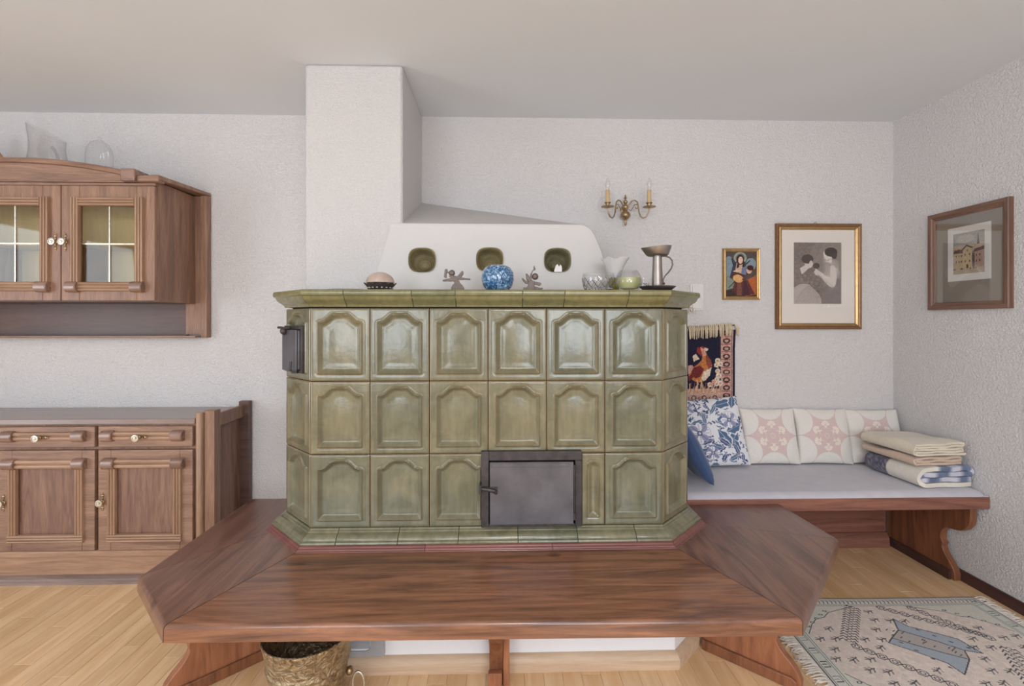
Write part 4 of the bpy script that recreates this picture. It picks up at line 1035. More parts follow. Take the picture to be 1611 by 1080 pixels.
for s_ in (-1, 1):
    ex, ey = sx_+s_*.118, sy_-.105
    def AP(t_, z): return (sx_+s_*(.012+.106*t_), sy_-.045-.060*t_, z)
    P = [AP(0, 1.965), AP(.08, 1.985), AP(.20, 2.003), AP(.33, 2.006), AP(.45, 1.994), AP(.50, 1.965), AP(.53, 1.935), AP(.60, 1.910), AP(.72, 1.898), AP(.86, 1.904), AP(.96, 1.925), AP(1.0, 1.950)]
    ar = obj('lamp_arm', MB().tube(P, .0040, 8), M['brass'], g, smooth=60)
    sc_ = [AP(.40-.14*math.cos(q*.55)*(1-q/16), 1.966+.018*math.sin(q*.55)*(1-q/16)) for q in range(14)]
    sc_ = [AP(.05, 1.958), AP(.15, 1.948)]+sc_
    obj('scroll', MB().tube(sc_, .0024, 6), M['brass'], ar, smooth=60)
    obj('drip_pan', MB().lathe([(.004, -.004), (.012, -.001), (.036, .004), (.037, .006), (.014, .003), (.010, .004), (.011, .022), (.018, .026), (.018, .030), (.013, .030), (.0125, .012), (.001, .012)], (ex, ey, 1.953), 28, cap=False), M['brass'], g, smooth=50)
    cs = obj('candle_sleeve', MB().lathe([(.0115, .0125), (.0125, .020), (.0118, .06), (.0125, .098), (.010, .101), (.009, .098)], (ex, ey, 1.953), 20), M['candle'], g, smooth=50)
    obj('bulb', MB().lathe([(.007, .1012), (.010, .112), (.0155, .128), (.0135, .142), (.008, .156), (.0035, .168), (.0005, .174)], (ex, ey, 1.953), 20, cap=False), M['bulb'], cs, smooth=60)
    obj('bulb_core', MB().lathe([(.0035, .1015), (.0035, .112), (.0015, .118), (.001, .126)], (ex, ey, 1.953), 10), M['paper_w'], cs, smooth=60)

# ------------------------------------------------------------------ framed pictures
def frame_profile(parent, x0, x1, z0, z1, prof, matx, matz, place_fn=None, names='frame_bar'):
    """mitred frame; prof: (inward, out) polyline ; place_fn(x, out, z)->world"""
    pf = place_fn or (lambda x, o, z: (x, YB-.0005-o, z))
    cs = [(x0, z0, 1, 1), (x1, z0, -1, 1), (x1, z1, -1, -1), (x0, z1, 1, -1)]
    n = len(prof)
    for i in range(4):
        a, b = cs[i], cs[(i+1) % 4]; vs = []
        for c_ in (a, b):
            for (w_, o_) in prof: vs.append(pf(c_[0]+c_[2]*w_, o_, c_[1]+c_[3]*w_))
        fs = [(k, (k+1) % n, n+(k+1) % n, n+k) for k in range(n)]+[tuple(range(n))[::-1], tuple(range(n, 2*n))]
        obj(names, MB().add(vs, fs), matx if i in (0, 2) else matz, parent, smooth=45)
def sheet(name, cv, x0, z0, y, parent, mat):
    org = ORG[parent.name]
    me = canvas_mesh(name, cv, mat, lambda X, Y: (x0+X-org[0], np.full(X.shape, y-org[1]), z0+Y-org[2]))
    o = link_me(name, me, parent); s = o.modifiers.new('t', 'SOLIDIFY'); s.thickness = .001; s.offset = 1; return o

# small painting: woman with a lute
g = thing('gilt_painting', 'small gilt-framed painting of a dark-haired woman playing a lute', 'painting', (1.42, YB, 1.59))
px0, px1, pz0, pz1 = 1.312, 1.532, 1.438, 1.740
frame_profile(g, px0, px1, pz0, pz1, [(0, 0), (0, .014), (.003, .018), (.008, .016), (.012, .018), (.018, .015), (.021, .010), (.021, .0)], M['gold'], M['gold'])
w_, h_ = px1-px0-.038, pz1-pz0-.038
cv = Canvas(w_, h_, .0016, (84, 76, 72)); U = lambda *P: [(p[0]*w_, p[1]*h_) for p in P]
cv.poly(U((0, 0), (1, 0), (1, .22), (0, .14)), (62, 48, 44))
cv.poly(U((.62, .0), (1, .05), (1, .48), (.72, .38)), (176, 96, 56))
cv.poly(U((.0, .14), (.3, .2), (.42, .5), (.1, .62), (0, .5)), (128, 138, 128))
cv.ell(.10*w_, .68*h_, .16*w_, .22*h_, (126, 142, 150)); cv.ell(.82*w_, .72*h_, .17*w_, .14*h_, (126, 142, 150))
cv.poly(U((.2, .12), (.42, .02), (.95, .05), (.72, .36), (.3, .36)), (94, 52, 50)); cv.poly(U((.35, .03), (.52, .02), (.5, .36), (.38, .36)), (120, 76, 62)); cv.poly(U((.55, .02), (.8, .03), (.66, .34), (.58, .34)), (72, 44, 54))
cv.ell(.47*w_, .86*h_, .21*w_, .13*h_, (150, 158, 148)); cv.ell(.47*w_, .86*h_, .15*w_, .10*h_, (110, 112, 104))
cv.poly(U((.12, .42), (.25, .74), (.42, .82), (.62, .78), (.74, .5), (.62, .36), (.3, .36)), (60, 60, 76)); cv.poly(U((.3, .56), (.36, .78), (.56, .78), (.58, .56), (.45, .5)), (196, 164, 142)); cv.poly(U((.5, .5), (.54, .72), (.68, .66), (.66, .48)), (112, 122, 146))
cv.ell(.47*w_, .82*h_, .125*w_, .115*h_, (58, 40, 36)); cv.ell(.48*w_, .81*h_, .075*w_, .08*h_, (218, 184, 164)); cv.poly(U((.34, .62), (.40, .82), (.44, .66)), (58, 40, 36)); cv.poly(U((.54, .66), (.57, .84), (.62, .66)), (58, 40, 36))
cv.ell(.38*w_, .43*h_, .20*w_, .105*h_, (84, 50, 38), rot=-.25); cv.ell(.40*w_, .40*h_, .175*w_, .085*h_, (214, 164, 112), rot=-.25); cv.line(U((.55, .38), (.9, .60)), .010, (108, 62, 44)); cv.ell(.76*w_, .58*h_, .09*w_, .07*h_, (206, 170, 150)); cv.ell(.80*w_, .64*h_, .11*w_, .06*h_, (70, 36, 34)); cv.ell(.36*w_, .57*h_, .12*w_, .02*h_, (214, 184, 162), rot=.1)
cv.line(U((.1, .2), (.3, .34)), .005, (50, 44, 40)); cv.line(U((.25, .7), (.2, .84)), .008, (40, 52, 60)); cv.line(U((.66, .72), (.78, .80)), .006, (40, 52, 60)); cv.noise(.16, 2)
sheet('painted_panel', cv, px0+.019, pz0+.019, YB-.009, g, M['print'])

# large gold frame with a sepia drawing of a woman and child
g = thing('framed_drawing', 'larger bronze and gold frame holding a sepia drawing of a seated woman and child', 'picture', (1.884, YB, 1.576))
px0, px1, pz0, pz1 = 1.628, 2.140, 1.264, 1.888
frame_profile(g, px0, px1, pz0, pz1, [(0, 0), (0, .018), (.004, .022), (.012, .021), (.019, .016), (.0195, 0)], M['gold_dk'], M['gold_dk'])
frame_profile(g, px0+.020, px1-.020, pz0+.020, pz1-.020, [(0, 0), (0, .0165), (.004, .018), (.008, .016), (.012, .015), (.016, .010), (.0165, 0)], M['gold'], M['gold'], names='gilt_slip')
obj('mount_board', MB().box(px0+.030, px1-.030, YB-.008, YB-.003, pz0+.030, pz1-.030), M['paper'], g, smooth=0)
w_, h_ = .285, .363
cv = Canvas(w_, h_, .0018, (132, 120, 114)); U = lambda *P: [(p[0]*w_, p[1]*h_) for p in P]
cv.noise(.16, 2); cv.ell(.75*w_, .78*h_, .42*w_, .3*h_, (150, 140, 132), .6)
cv.put((((cv.X/w_-.22)/.36)**2+((cv.Y/h_-.02)/.31)**2 < 1), (180, 168, 162))
for k in range(14): cv.line(U((.03+.035*k, .02), (.12+.03*k, .16+.02*math.sin(k)), (.3+.01*k, .30)), .0016, (128, 116, 110), .7)
cv.poly(U((.05, .42), (.12, .58), (.28, .62), (.42, .56), (.5, .40), (.62, .3), (.95, .22), (.98, .1), (.7, .06), (.5, .18), (.3, .34)), (124, 112, 106))
for k in range(150): x, y = random.uniform(.1, .9), random.uniform(.1, .55); cv.ring(x*w_, y*h_, .0045, .0016, (178, 168, 160), .5) if (.9-y*1.1 > x*.5) else None
cv.poly(U((.16, .48), (.12, .58), (.24, .64), (.34, .60), (.20, .50)), (204, 194, 186)); cv.ell(.31*w_, .64*h_, .085*w_, .06*h_, (206, 196, 188)); cv.ell(.285*w_, .73*h_, .125*w_, .075*h_, (84, 74, 70)); cv.ell(.36*w_, .655*h_, .04*w_, .05*h_, (206, 196, 188))
cv.ell(.47*w_, .62*h_, .07*w_, .05*h_, (92, 82, 78)); cv.poly(U((.42, .52), (.45, .58), (.50, .56), (.62, .50), (.60, .44), (.46, .47)), (206, 196, 188))
cv.poly(U((.62, .46), (.66, .66), (.76, .74), (.92, .66), (.98, .50), (.86, .34), (.70, .36)), (166, 154, 146)); cv.poly(U((.50, .47), (.56, .50), (.80, .36), (.90, .56), (.80, .62), (.76, .44), (.60, .46)), (204, 194, 186)); cv.poly(U((.76, .60), (.80, .64), (.92, .56), (.88, .30), (.80, .26), (.76, .34)), (206, 196, 188)); cv.poly(U((.50, .48), (.56, .52), (.86, .34), (.84, .27), (.76, .28)), (206, 196, 188))
cv.poly(U((.66, .68), (.68, .80), (.80, .80), (.80, .66)), (204, 194, 186)); cv.ell(.70*w_, .80*h_, .085*w_, .085*h_, (208, 198, 190)); cv.ell(.78*w_, .845*h_, .135*w_, .075*h_, (78, 70, 66)); cv.ell(.85*w_, .79*h_, .06*w_, .06*h_, (84, 76, 72)); cv.line(U((.62, .80), (.66, .72), (.70, .70)), .0016, (96, 86, 82))
for k in range(60): x, y = random.uniform(.62, .9), random.uniform(.36, .64); cv.line([(x*w_, y*h_), (x*w_+.008, y*h_+.006)], .0012, (120, 110, 104), .4)
cv.line(U((.86, .30), (1, .30)), .002, (96, 86, 82))
for P in (((.62, .46), (.66, .66), (.76, .74)), ((.50, .48), (.84, .27), (.92, .34), (.90, .56)), ((.16, .48), (.12, .58), (.24, .64)), ((.0, .26), (.12, .33), (.3, .33), (.46, .24), (.58, .10)), ((.42, .52), (.46, .58), (.62, .50)), ((.70, .72), (.72, .66), (.78, .62))): cv.line(U(*P), .0020, (88, 78, 74), .8)
for k in range(46): cv.line(U((.0, .98-.007*k), (.62-.004*k, .99-.007*k)), .0010, (104, 94, 90), .35)
for k in range(40): x, y = random.uniform(.45, .98), random.uniform(.06, .24); cv.line([(x*w_, y*h_), (x*w_+.012, y*h_-.008)], .0014, (88, 78, 74), .5)
cv.noise(.10, 1)
sheet('drawing_sheet', cv, 1.738, 1.414, YB-.0085, g, M['print'])
obj('cover_glass', MB().box(px0+.032, px1-.032, YB-.0125, YB-.0105, pz0+.032, pz1-.032), M['glasspane'], g, smooth=0)
obj('hanging_loop', MB().tube([(1.862, YB-.004, 1.888), (1.866, YB-.004, 1.897), (1.872, YB-.004, 1.899), (1.878, YB-.004, 1.895), (1.880, YB-.004, 1.888)], .0012, 6), M['brass'], g)

# brown wooden frame on the right wall with a street view
g = thing('framed_streetscape', 'brown wooden frame on the right wall with a small coloured print of old town houses', 'picture', (XR, 2.32, 1.625))
y0p, y1p, z0p, z1p = 2.113, 2.527, 1.372, 1.882
pfn = lambda x, o, z: (XR-.0005-o, x, z)
frame_profile(g, y0p, y1p, z0p, z1p, [(0, 0), (0, .022), (.004, .026), (.020, .024), (.024, .018), (.034, .016), (.038, .010), (.038, 0)], M['frame_wood_y'], M['frame_wood'], pfn)
obj('dark_mount', MB().box(XR-.006, XR-.002, y0p+.030, y1p-.030, z0p+.030, z1p-.030), M['mount_dk'], g, smooth=0)
obj('white_margin', MB().box(XR-.0085, XR-.0062, 2.207, 2.425, 1.516, 1.790), M['paper_w'], g, smooth=0)
w_, h_ = .158, .206
cv = Canvas(w_, h_, .0013, (176, 164, 148)); U = lambda *P: [((p[0])*w_, p[1]*h_) for p in P]   # u runs towards the viewer (right in view)
cv.poly(U((0, .62), (1, .62), (1, 1), (0, 1)), (168, 166, 162)); cv.ell(.4*w_, .85*h_, .3*w_, .1*h_, (190, 182, 172)); cv.poly(U((0, .6), (1, .62), (1, .72), (0, .7)), (196, 176, 156))
cv.poly(U((0, .14), (0, .56), (.12, .62), (.34, .52), (.34, .14)), (196, 172, 138)); cv.poly(U((0, .52), (.08, .64), (.3, .58), (.34, .50)), (112, 84, 74))
cv.poly(U((.32, .12), (.32, .56), (.46, .68), (.62, .60), (.62, .12)), (206, 182, 140)); cv.poly(U((.26, .58), (.44, .70), (.66, .62), (.6, .60), (.45, .66), (.3, .56)), (92, 74, 66))
cv.poly(U((.62, .14), (.62, .52), (.98, .56), (.98, .14)), (182, 148, 134)); cv.poly(U((.62, .48), (.72, .58), (1, .62), (1, .54), (.7, .5)), (104, 72, 66)); cv.poly(U((.62, .14), (.62, .48), (.70, .48), (.70, .14)), (96, 84, 84))
cv.poly(U((.72, .58), (.74, .68), (.88, .68), (.9, .6)), (196, 178, 150)); cv.poly(U((.77, .68), (.81, .97), (.85, .68)), (110, 92, 80))
cv.poly(U((.06, .60), (.08, .70), (.16, .70), (.16, .6)), (196, 176, 146))
for u, v in ((.1, .3), (.2, .3), (.1, .44), (.2, .44), (.28, .3), (.28, .44), (.4, .3), (.4, .46), (.54, .3), (.54, .46), (.76, .28), (.86, .28), (.76, .42), (.86, .42), (.47, .56)): cv.poly(U((u-.018, v-.025), (u+.018, v-.025), (u+.018, v+.025), (u-.018, v+.025)), (92, 78, 70))
cv.poly(U((.44, .12), (.50, .12), (.50, .22), (.44, .22)), (84, 68, 60)); cv.poly(U((0, 0), (1, 0), (1, .12), (0, .14)), (190, 172, 146))
for k in range(10): cv.ell(random.random()*w_, .12*h_, .02*w_, .02*h_, (110, 88, 74))
cv.noise(.12, 2); cv.c = cv.c[:, ::-1]     # v axis of the sheet runs away from the viewer
org = ORG[g.name]
me = canvas_mesh('town_print', cv, M['print'], lambda X, Y: (np.full(X.shape, XR-.0089-org[0]), 2.237+X-org[1], 1.551+Y-org[2]))
o = link_me('town_print', me, g); sd = o.modifiers.new('t', 'SOLIDIFY'); sd.thickness = .0003; sd.offset = -1
obj('cover_glass', MB().box(XR-.014, XR-.012, y0p+.034, y1p-.034, z0p+.034, z1p-.034), mat_glass('picture_glass_side', (1, 1, 1, 1), .09, .04), g, smooth=0)

# light switch
g = thing('light_switch', 'white double light switch on the wall behind the right end of the stove', 'switch', (1.16, YB, 1.45))
obj('switch_frame', MB().box(1.121, 1.199, YB-.007, YB-.0005, 1.376, 1.531), M['plastic'], g, bevel=.002)
for z in (1.386, 1.458): obj('rocker', MB().box(1.133, 1.187, YB-.011, YB-.0071, z, z+.062), M['plastic'], g, bevel=.002)
hk = [(1.150+.0, YB-.014, 1.345)]
tag(obj('scroll_hook', MB().tube([(1.098+q*.004, YB-.016, 1.355+.010*q/3) for q in range(4)]+[(1.128+(.018-.0012*q)*math.cos(2.6-q*.5), YB-.016, 1.375+(.018-.0012*q)*math.sin(2.6-q*.5)) for q in range(14)]+[], .0028, 8).box(1.120, 1.128, YB-.016, YB-.0005, 1.370, 1.378), M['brass_lt'], at=(1.12, YB, 1.36)), 'small curled metal hook on the wall beside the stove cornice, under the light switch', 'hook')

# ------------------------------------------------------------------ woven wall hanging with a hen
kx0, kx1, kz0, kz1 = .800, 1.381, .800, 1.262
w_, h_ = kx1-kx0, kz1-kz0
cv = Canvas(w_, h_, .0030, (34, 32, 52))
X_ = lambda px: (px-785.9)/750*2.78*1.0+.003-kx0
def KP(pts):    # photo-crop (6.75x) coordinates of the hanging -> canvas metres
    return [((1070+p[0]/6.75-1154)*.00372+w_, (642-(500+p[1]/6.75))*.00372) for p in pts]
pink, cream, red, tan_, orange, dark = (186, 150, 138), (214, 196, 176), (142, 52, 48), (196, 160, 128), (186, 116, 66), (58, 34, 40)
cv.poly([(0, 0), (w_, 0), (w_, .115), (0, .115)], pink); cv.poly([(0, 0), (w_, 0), (w_, .030), (0, .030)], dark); cv.poly([(.0, .010), (w_-.02, .010), (w_-.02, .024), (0, .024)], (120, 60, 56))
xr = w_-.014; xi = w_-.085
cv.poly([(xi, 0), (xr, 0), (xr, h_), (xi, h_)], pink); cv.poly([(xr, 0), (w_, 0), (w_, h_), (xr, h_)], (38, 26, 48))
cv.line([(xi, .10), (xi, h_)], .004, dark); cv.line([(xr-.006, .03), (xr-.006, h_)], .003, dark)
for k in range(10):
    z = .075+.046*k; cv.ell((xi+xr)/2, z, .022, .015, dark); cv.ell((xi+xr)/2, z, .012, .008, pink); cv.ell((xi+xr)/2, z+.023, .010, .006, (200, 110, 88)); cv.line([(xi+.008, z-.018), (xr-.012, z-.018)], .003, dark)
for k in range(9):
    x = .03+.062*k; cv.ring(x, .062, .012, .005, dark); cv.ell(x, .062, .004, .004, cream); cv.ell(x+.031, .062, .006, .006, (160, 92, 84)); cv.line([(x, .034), (x+.03, .042)], .003, cream); cv.ell(x+.01, .018, .014, .005, red)
for k in range(24):
    x = .0+.022*k
    if x < xi: cv.poly([(x, .085), (x+.008, .13+.035*(math.sin(k*2.1)**2)), (x+.02, .085)], tan_); cv.line([(x+.01, .09), (x+.016, .15)], .003, (150, 96, 84))
# the hen
cv.poly(KP([(75, 600), (120, 520), (180, 480), (215, 440), (225, 380), (250, 370), (275, 400), (310, 440), (325, 500), (300, 600), (260, 660), (200, 680), (140, 670), (100, 640), (75, 660)]), orange)
cv.poly(KP([(120, 520), (200, 500), (240, 540), (200, 620), (150, 640), (100, 600)]), (110, 44, 44)); cv.poly(KP([(240, 560), (320, 520), (300, 610), (240, 670), (210, 640)]), cream)
cv.poly(KP([(255, 370), (285, 400), (318, 460), (318, 520), (290, 540), (265, 480)]), (136, 70, 56))
cv.poly(KP([(160, 350), (170, 300), (200, 310), (215, 290), (240, 300), (250, 340), (225, 370), (215, 400), (195, 385)]), red); cv.poly(KP([(200, 300), (250, 330), (270, 390), (225, 400)]), (204, 150, 130)); cv.poly(KP([(245, 305), (290, 320), (270, 345), (240, 330)]), cream)
cv.poly(KP([(118, 400), (150, 370), (170, 400), (190, 430), (150, 445), (130, 460)]), cream); cv.poly(KP([(70, 500), (110, 490), (130, 520), (90, 580), (70, 590)]), (196, 150, 140)); cv.poly(KP([(70, 620), (110, 580), (130, 620), (80, 670)]), (110, 44, 44))
for P in ([(165, 660), (175, 700), (150, 740), (155, 790)], [(205, 660), (225, 720), (235, 780)]): cv.line(KP(P), .008, tan_)
for (x, y, r_) in ((385, 450, 30), (415, 485, 26), (370, 495, 24), (385, 560, 26), (395, 610, 30), (375, 650, 26), (410, 690, 30), (370, 700, 24), (340, 670, 20), (300, 705, 26), (325, 700, 18)):
    q = KP([(x, y)])[0]; cv.ell(q[0], q[1], r_*.00055, r_*.00055, cream if r_ > 22 else (200, 150, 132)); cv.ell(q[0], q[1], r_*.0002, r_*.0002, (196, 130, 110))
cv.line(KP([(330, 780), (350, 720), (390, 640), (385, 500)]), .004, cream)
cv.noise(.14, 2)
hang = thing('wall_hanging', 'small woven wall rug with a hen on dark blue, fringed on top, behind the stove', 'wall hanging', (1.09, YB, 1.03))
org = ORG[hang.name]
me = canvas_mesh('woven_panel', cv, M['weave'], lambda X, Y: (kx0+X-org[0], YB-.014-.004*np.sin(X*11+1)-.010*np.clip((Y-.35)/.1, 0, 1)*np.clip((X-.5)/.08, 0, 1)-org[1], kz0+Y*(1-.0*X)-org[2]+.012*(X/w_-1)*(Y/h_)), True)
o = link_me('woven_panel', me, hang); sd = o.modifiers.new('t', 'SOLIDIFY'); sd.thickness = .004; sd.offset = -1
mb = MB()
for k in range(46):
    x = kx0+.012*k+.018; zt_ = 1.262-.012*(1-(x-kx0)/w_)+.022*max(0, (x-kx0)/w_)**2
    if x > kx1+.004: break
    j = random.uniform(-.003, .003)
    mb.tube([(x, YB-.016, zt_+.020), (x+j, YB-.024, zt_+.004), (x+j*1.5, YB-.024, zt_-.024), (x+j*2+.001, YB-.021, zt_-.052-random.uniform(0, .008))], [.0035, .0052, .0048, .0030], 6)
for k in range(5): mb.tube([(kx1+.002+.002*k, YB-.018, 1.288), (kx1+.010+.002*k, YB-.022, 1.27), (kx1+.010+.003*k, YB-.020, 1.24-.004*k)], [.004, .005, .003], 6)
f_ = obj('fringe', mb, M['fringe_tan'], hang, smooth=60); f_['kind'] = 'stuff'
obj('hanging_rod', MB().tube([(kx0+.005, YB-.006, 1.262), (kx1+.004, YB-.006, 1.288)], .004, 8), M['leg_dk'], hang)

# ------------------------------------------------------------------ cushions
def pillow(name, w, h, th, cv, mat, loc, rot, label, group=None, pinch=.035):
    n = 46; bm_v = []; cols = []
    def P(i, j, sgn):
        u, v = -1+2*i/(n-1), -1+2*j/(n-1)
        e = (max(0, (1-abs(u)**2.6))*max(0, (1-abs(v)**2.6)))**.42
        pu = u*(1-pinch*(1-v*v)*abs(u)**2); pv = v*(1-pinch*(1-u*u)*abs(v)**2)
        wob = .003*math.sin(5*u+2*v)*math.cos(4*v-u)*e
        return (pu*w/2, sgn*(th/2*e)+wob, h/2+pv*h/2)
    mb = MB()
    for sgn in (-1, 1):
        mb.v += [P(i, j, sgn) for j in range(n) for i in range(n)]
    N2 = n*n
    for b in (0, N2):
        mb.f += [(b+j*n+i, b+j*n+i+1, b+(j+1)*n+i+1, b+(j+1)*n+i) if b == 0 else (b+j*n+i, b+(j+1)*n+i, b+(j+1)*n+i+1, b+j*n+i+1) for j in range(n-1) for i in range(n-1)]
    me = bpy.data.meshes.new(name); me.from_pydata(mb.v, [], mb.f)
    me.polygons.foreach_set('use_smooth', [True]*len(me.polygons)); me.materials.append(mat)
    if cv is not None:
        c = []
        for b in range(2):
            for j in range(n):
                for i in range(n):
                    c.append(cv.c[int(j/(n-1)*(cv.ny-1)), int(i/(n-1)*(cv.nx-1))])
        paint(me, np.array(c))
    o = bpy.data.objects.new(name, me); COL.objects.link(o); o.location = loc; o.rotation_euler = rot
    if cv is not None:
        pass
    return tag(o, label, 'cushion', group)
def hi_pillow(name, w, h, th, cv, mat, loc, rot, label, group=None, pinch=.035):
    """dense printed cushion: the cloth grid follows the canvas"""
    nx, ny = cv.nx, cv.ny; me = bpy.data.meshes.new(name)
    U_, V_ = -1+2*cv.X/cv.w, -1+2*cv.Y/cv.h
    e = (np.clip(1-np.abs(U_)**2.6, 0, 1)*np.clip(1-np.abs(V_)**2.6, 0, 1))**.42
    pu = U_*(1-pinch*(1-V_**2)*U_**2); pv = V_*(1-pinch*(1-U_**2)*V_**2)
    wob = .004*np.sin(5*U_+2*V_)*np.cos(4*V_-U_)*e
    fr = np.stack([pu*w/2, -th/2*e+wob, h/2+pv*h/2], -1).reshape(-1, 3); bk = np.stack([pu*w/2, th/2*e+wob, h/2+pv*h/2], -1).reshape(-1, 3)
    co = np.concatenate([fr, bk]); i, j = np.meshgrid(np.arange(nx-1), np.arange(ny-1)); a = (j*nx+i).ravel()
    q1 = np.stack([a, a+1, a+nx+1, a+nx], -1); q2 = np.stack([a, a+nx, a+nx+1, a+1], -1)+nx*ny; q = np.concatenate([q1, q2])
    me.vertices.add(len(co)); me.vertices.foreach_set('co', co.ravel()); me.loops.add(q.size); me.loops.foreach_set('vertex_index', q.ravel().astype(np.int32))
    me.polygons.add(len(q)); me.polygons.foreach_set('loop_start', (np.arange(len(q))*4).astype(np.int32)); me.update(calc_edges=True)
    me.polygons.foreach_set('use_smooth', [True]*len(q)); c = cv.c.reshape(-1, 3); paint(me, np.concatenate([c, c])); me.materials.append(mat)
    o = bpy.data.objects.new(name, me); COL.objects.link(o); o.location = loc; o.rotation_euler = rot
    return tag(o, label, 'cushion', group)
def rosette_cloth():
    w = .40; cv = Canvas(w, w, .0028, (214, 190, 186)); c0 = w/2
    cm = (226, 220, 212)
    for k in range(6):
        a = R(90+60*k); cv.ell(c0+.228*math.cos(a), c0+.228*math.sin(a), .112, .112, cm)
    for sx in (0, 1):
        for sy in (0, 1): cv.ell(sx*w, sy*w, .075, .075, cm)
    lt = (232, 220, 206)
    for k in range(6):
        a = R(90+60*k); px, py = c0+.078*math.cos(a), c0+.078*math.sin(a)
        for dx, dy, r_ in ((0, 0, .013), (.020, .004, .010), (-.020, .004, .010), (0, .022, .010), (.014, .018, .008), (-.014, .018, .008), (0, -.016, .008), (.010, -.024, .005), (-.010, -.024, .005)):
            ca, sa = math.cos(a-PI/2), math.sin(a-PI/2); cv.ell(px+dx*ca-dy*sa, py+dx*sa+dy*ca, r_, r_, lt)
        cv.ell(px, py, .005, .005, (216, 186, 180)); b = a+R(30); cv.ring(c0+.050*math.cos(b), c0+.050*math.sin(b), .020, .003, (206, 170, 166), .6)
    for k in range(8): a = 2*PI*k/8; cv.ell(c0+.016*math.cos(a), c0+.016*math.sin(a), .003, .003, lt)
    cv.noise(.03, 1); return cv
rc_ = rosette_cloth()
zseat = .4925
lean = R(-15)
pal = 'pale cushions along the back wall'
hi_pillow('throw_cushion', .315, .315, .085, rc_, M['fabric'], (1.555, 2.672, zseat+.004), (lean, 0, R(-2)), 'pale pink rosette cushion next to the blue floral one', pal)
hi_pillow('throw_cushion', .308, .313, .085, rc_, M['fabric'], (1.866, 2.672, zseat+.004), (lean, R(1), R(-2)), 'pale pink rosette cushion in the middle of the row, just left of the folded blankets', pal)
hi_pillow('throw_cushion', .310, .306, .085, rc_, M['fabric'], (2.172, 2.674, zseat+.004), (lean, R(0), R(-3)), 'pale pink rosette cushion in the corner, mostly hidden behind the folded blankets', pal)
# blue floral cushion
w = .42; cv = Canvas(w, w, .0022, (222, 220, 224)); rr = random.Random(5)
navy, mid = (70, 82, 118), (98, 122, 150)
for k in range(230):
    x, y, a = rr.random()*w, rr.random()*w, rr.random()*2*PI; L_ = rr.uniform(.015, .034)
    pts = [(x+L_*t_*math.cos(a+1.4*t_), y+L_*t_*math.sin(a+1.4*t_)) for t_ in (0, .25, .5, .75, 1)]
    cv.line(pts, .0035, navy)
    for s_ in (.4, .8): cv.ell(x+L_*s_*math.cos(a+1.4*s_)+.005, y+L_*s_*math.sin(a+1.4*s_), .008, .0035, navy if k % 3 else mid, rot=a+1)
def leaf(x, y, L_, W_, a, col):
    P = []
    for q in range(13):
        t_ = q/12; P.append((t_*L_, W_*math.sin(PI*t_)*(1+.18*math.cos(t_*18))))
    P += [(p[0], -p[1]) for p in P[::-1]]
    ca, sa = math.cos(a), math.sin(a)
    T = lambda p: (x+p[0]*ca-p[1]*sa, y+p[0]*sa+p[1]*ca)
    cv.poly([T((p[0], p[1]*1.35)) for p in P], (222, 220, 224)); cv.poly([T(p) for p in P], col); cv.line([T((0, 0)), T((L_*.9, 0))], .0022, (206, 208, 216))
for x, y, L_, W_, a in ((.24, .36, .15, .026, .2), (.26, .31, .16, .024, -.6), (.29, .10, .13, .028, .9), (.25, .22, .13, .026, -1.0), (.30, .20, .11, .030, .4), (.33, .16, .10, .022, -1.3), (.16, .40, .12, .018, 2.4), (.05, .30, .11, .018, 1.0), (.08, .06, .12, .02, .4), (.02, .16, .10, .018, .7), (.36, .34, .09, .02, 1.2)): leaf(x, y, L_, W_, a, (84, 108, 138))
for k in range(26): leaf(rr.random()*w, rr.random()*w, rr.uniform(.05, .10), rr.uniform(.010, .018), rr.random()*6.28, (92, 112, 142) if k % 2 else (78, 88, 124))
for fx_, fy_, fr in ((.14, .20, .062), (.33, .27, .05), (.10, .36, .04), (.20, .08, .04)):
    for k in range(8): a = 2*PI*k/8; cv.ell(fx_+fr*.62*math.cos(a), fy_+fr*.62*math.sin(a), fr*.42, fr*.30, (150, 150, 176) if k % 2 else (222, 220, 226), rot=a); cv.line([(fx_+fr*.2*math.cos(a), fy_+fr*.2*math.sin(a)), (fx_+fr*.9*math.cos(a), fy_+fr*.9*math.sin(a))], .002, navy)
    cv.ring(fx_, fy_, fr*1.05, .0022, navy, .7); cv.ell(fx_, fy_, fr*.24, fr*.24, navy); cv.ell(fx_, fy_, fr*.13, fr*.13, (200, 196, 200))
hi_pillow('throw_cushion', .40, .385, .10, cv, M['fabric'], (1.195, 2.615, zseat+.008), (R(-19), R(-4), R(-2)), 'white cushion with blue flowers and leaves leaning on the wall under the hanging')
pillow('throw_cushion', .28, .34, .10, None, M['blue'], (1.050, 2.435, zseat+.018), (R(-27), 0, R(88)), 'plain dark blue cushion next to the stove, in front of the floral one')

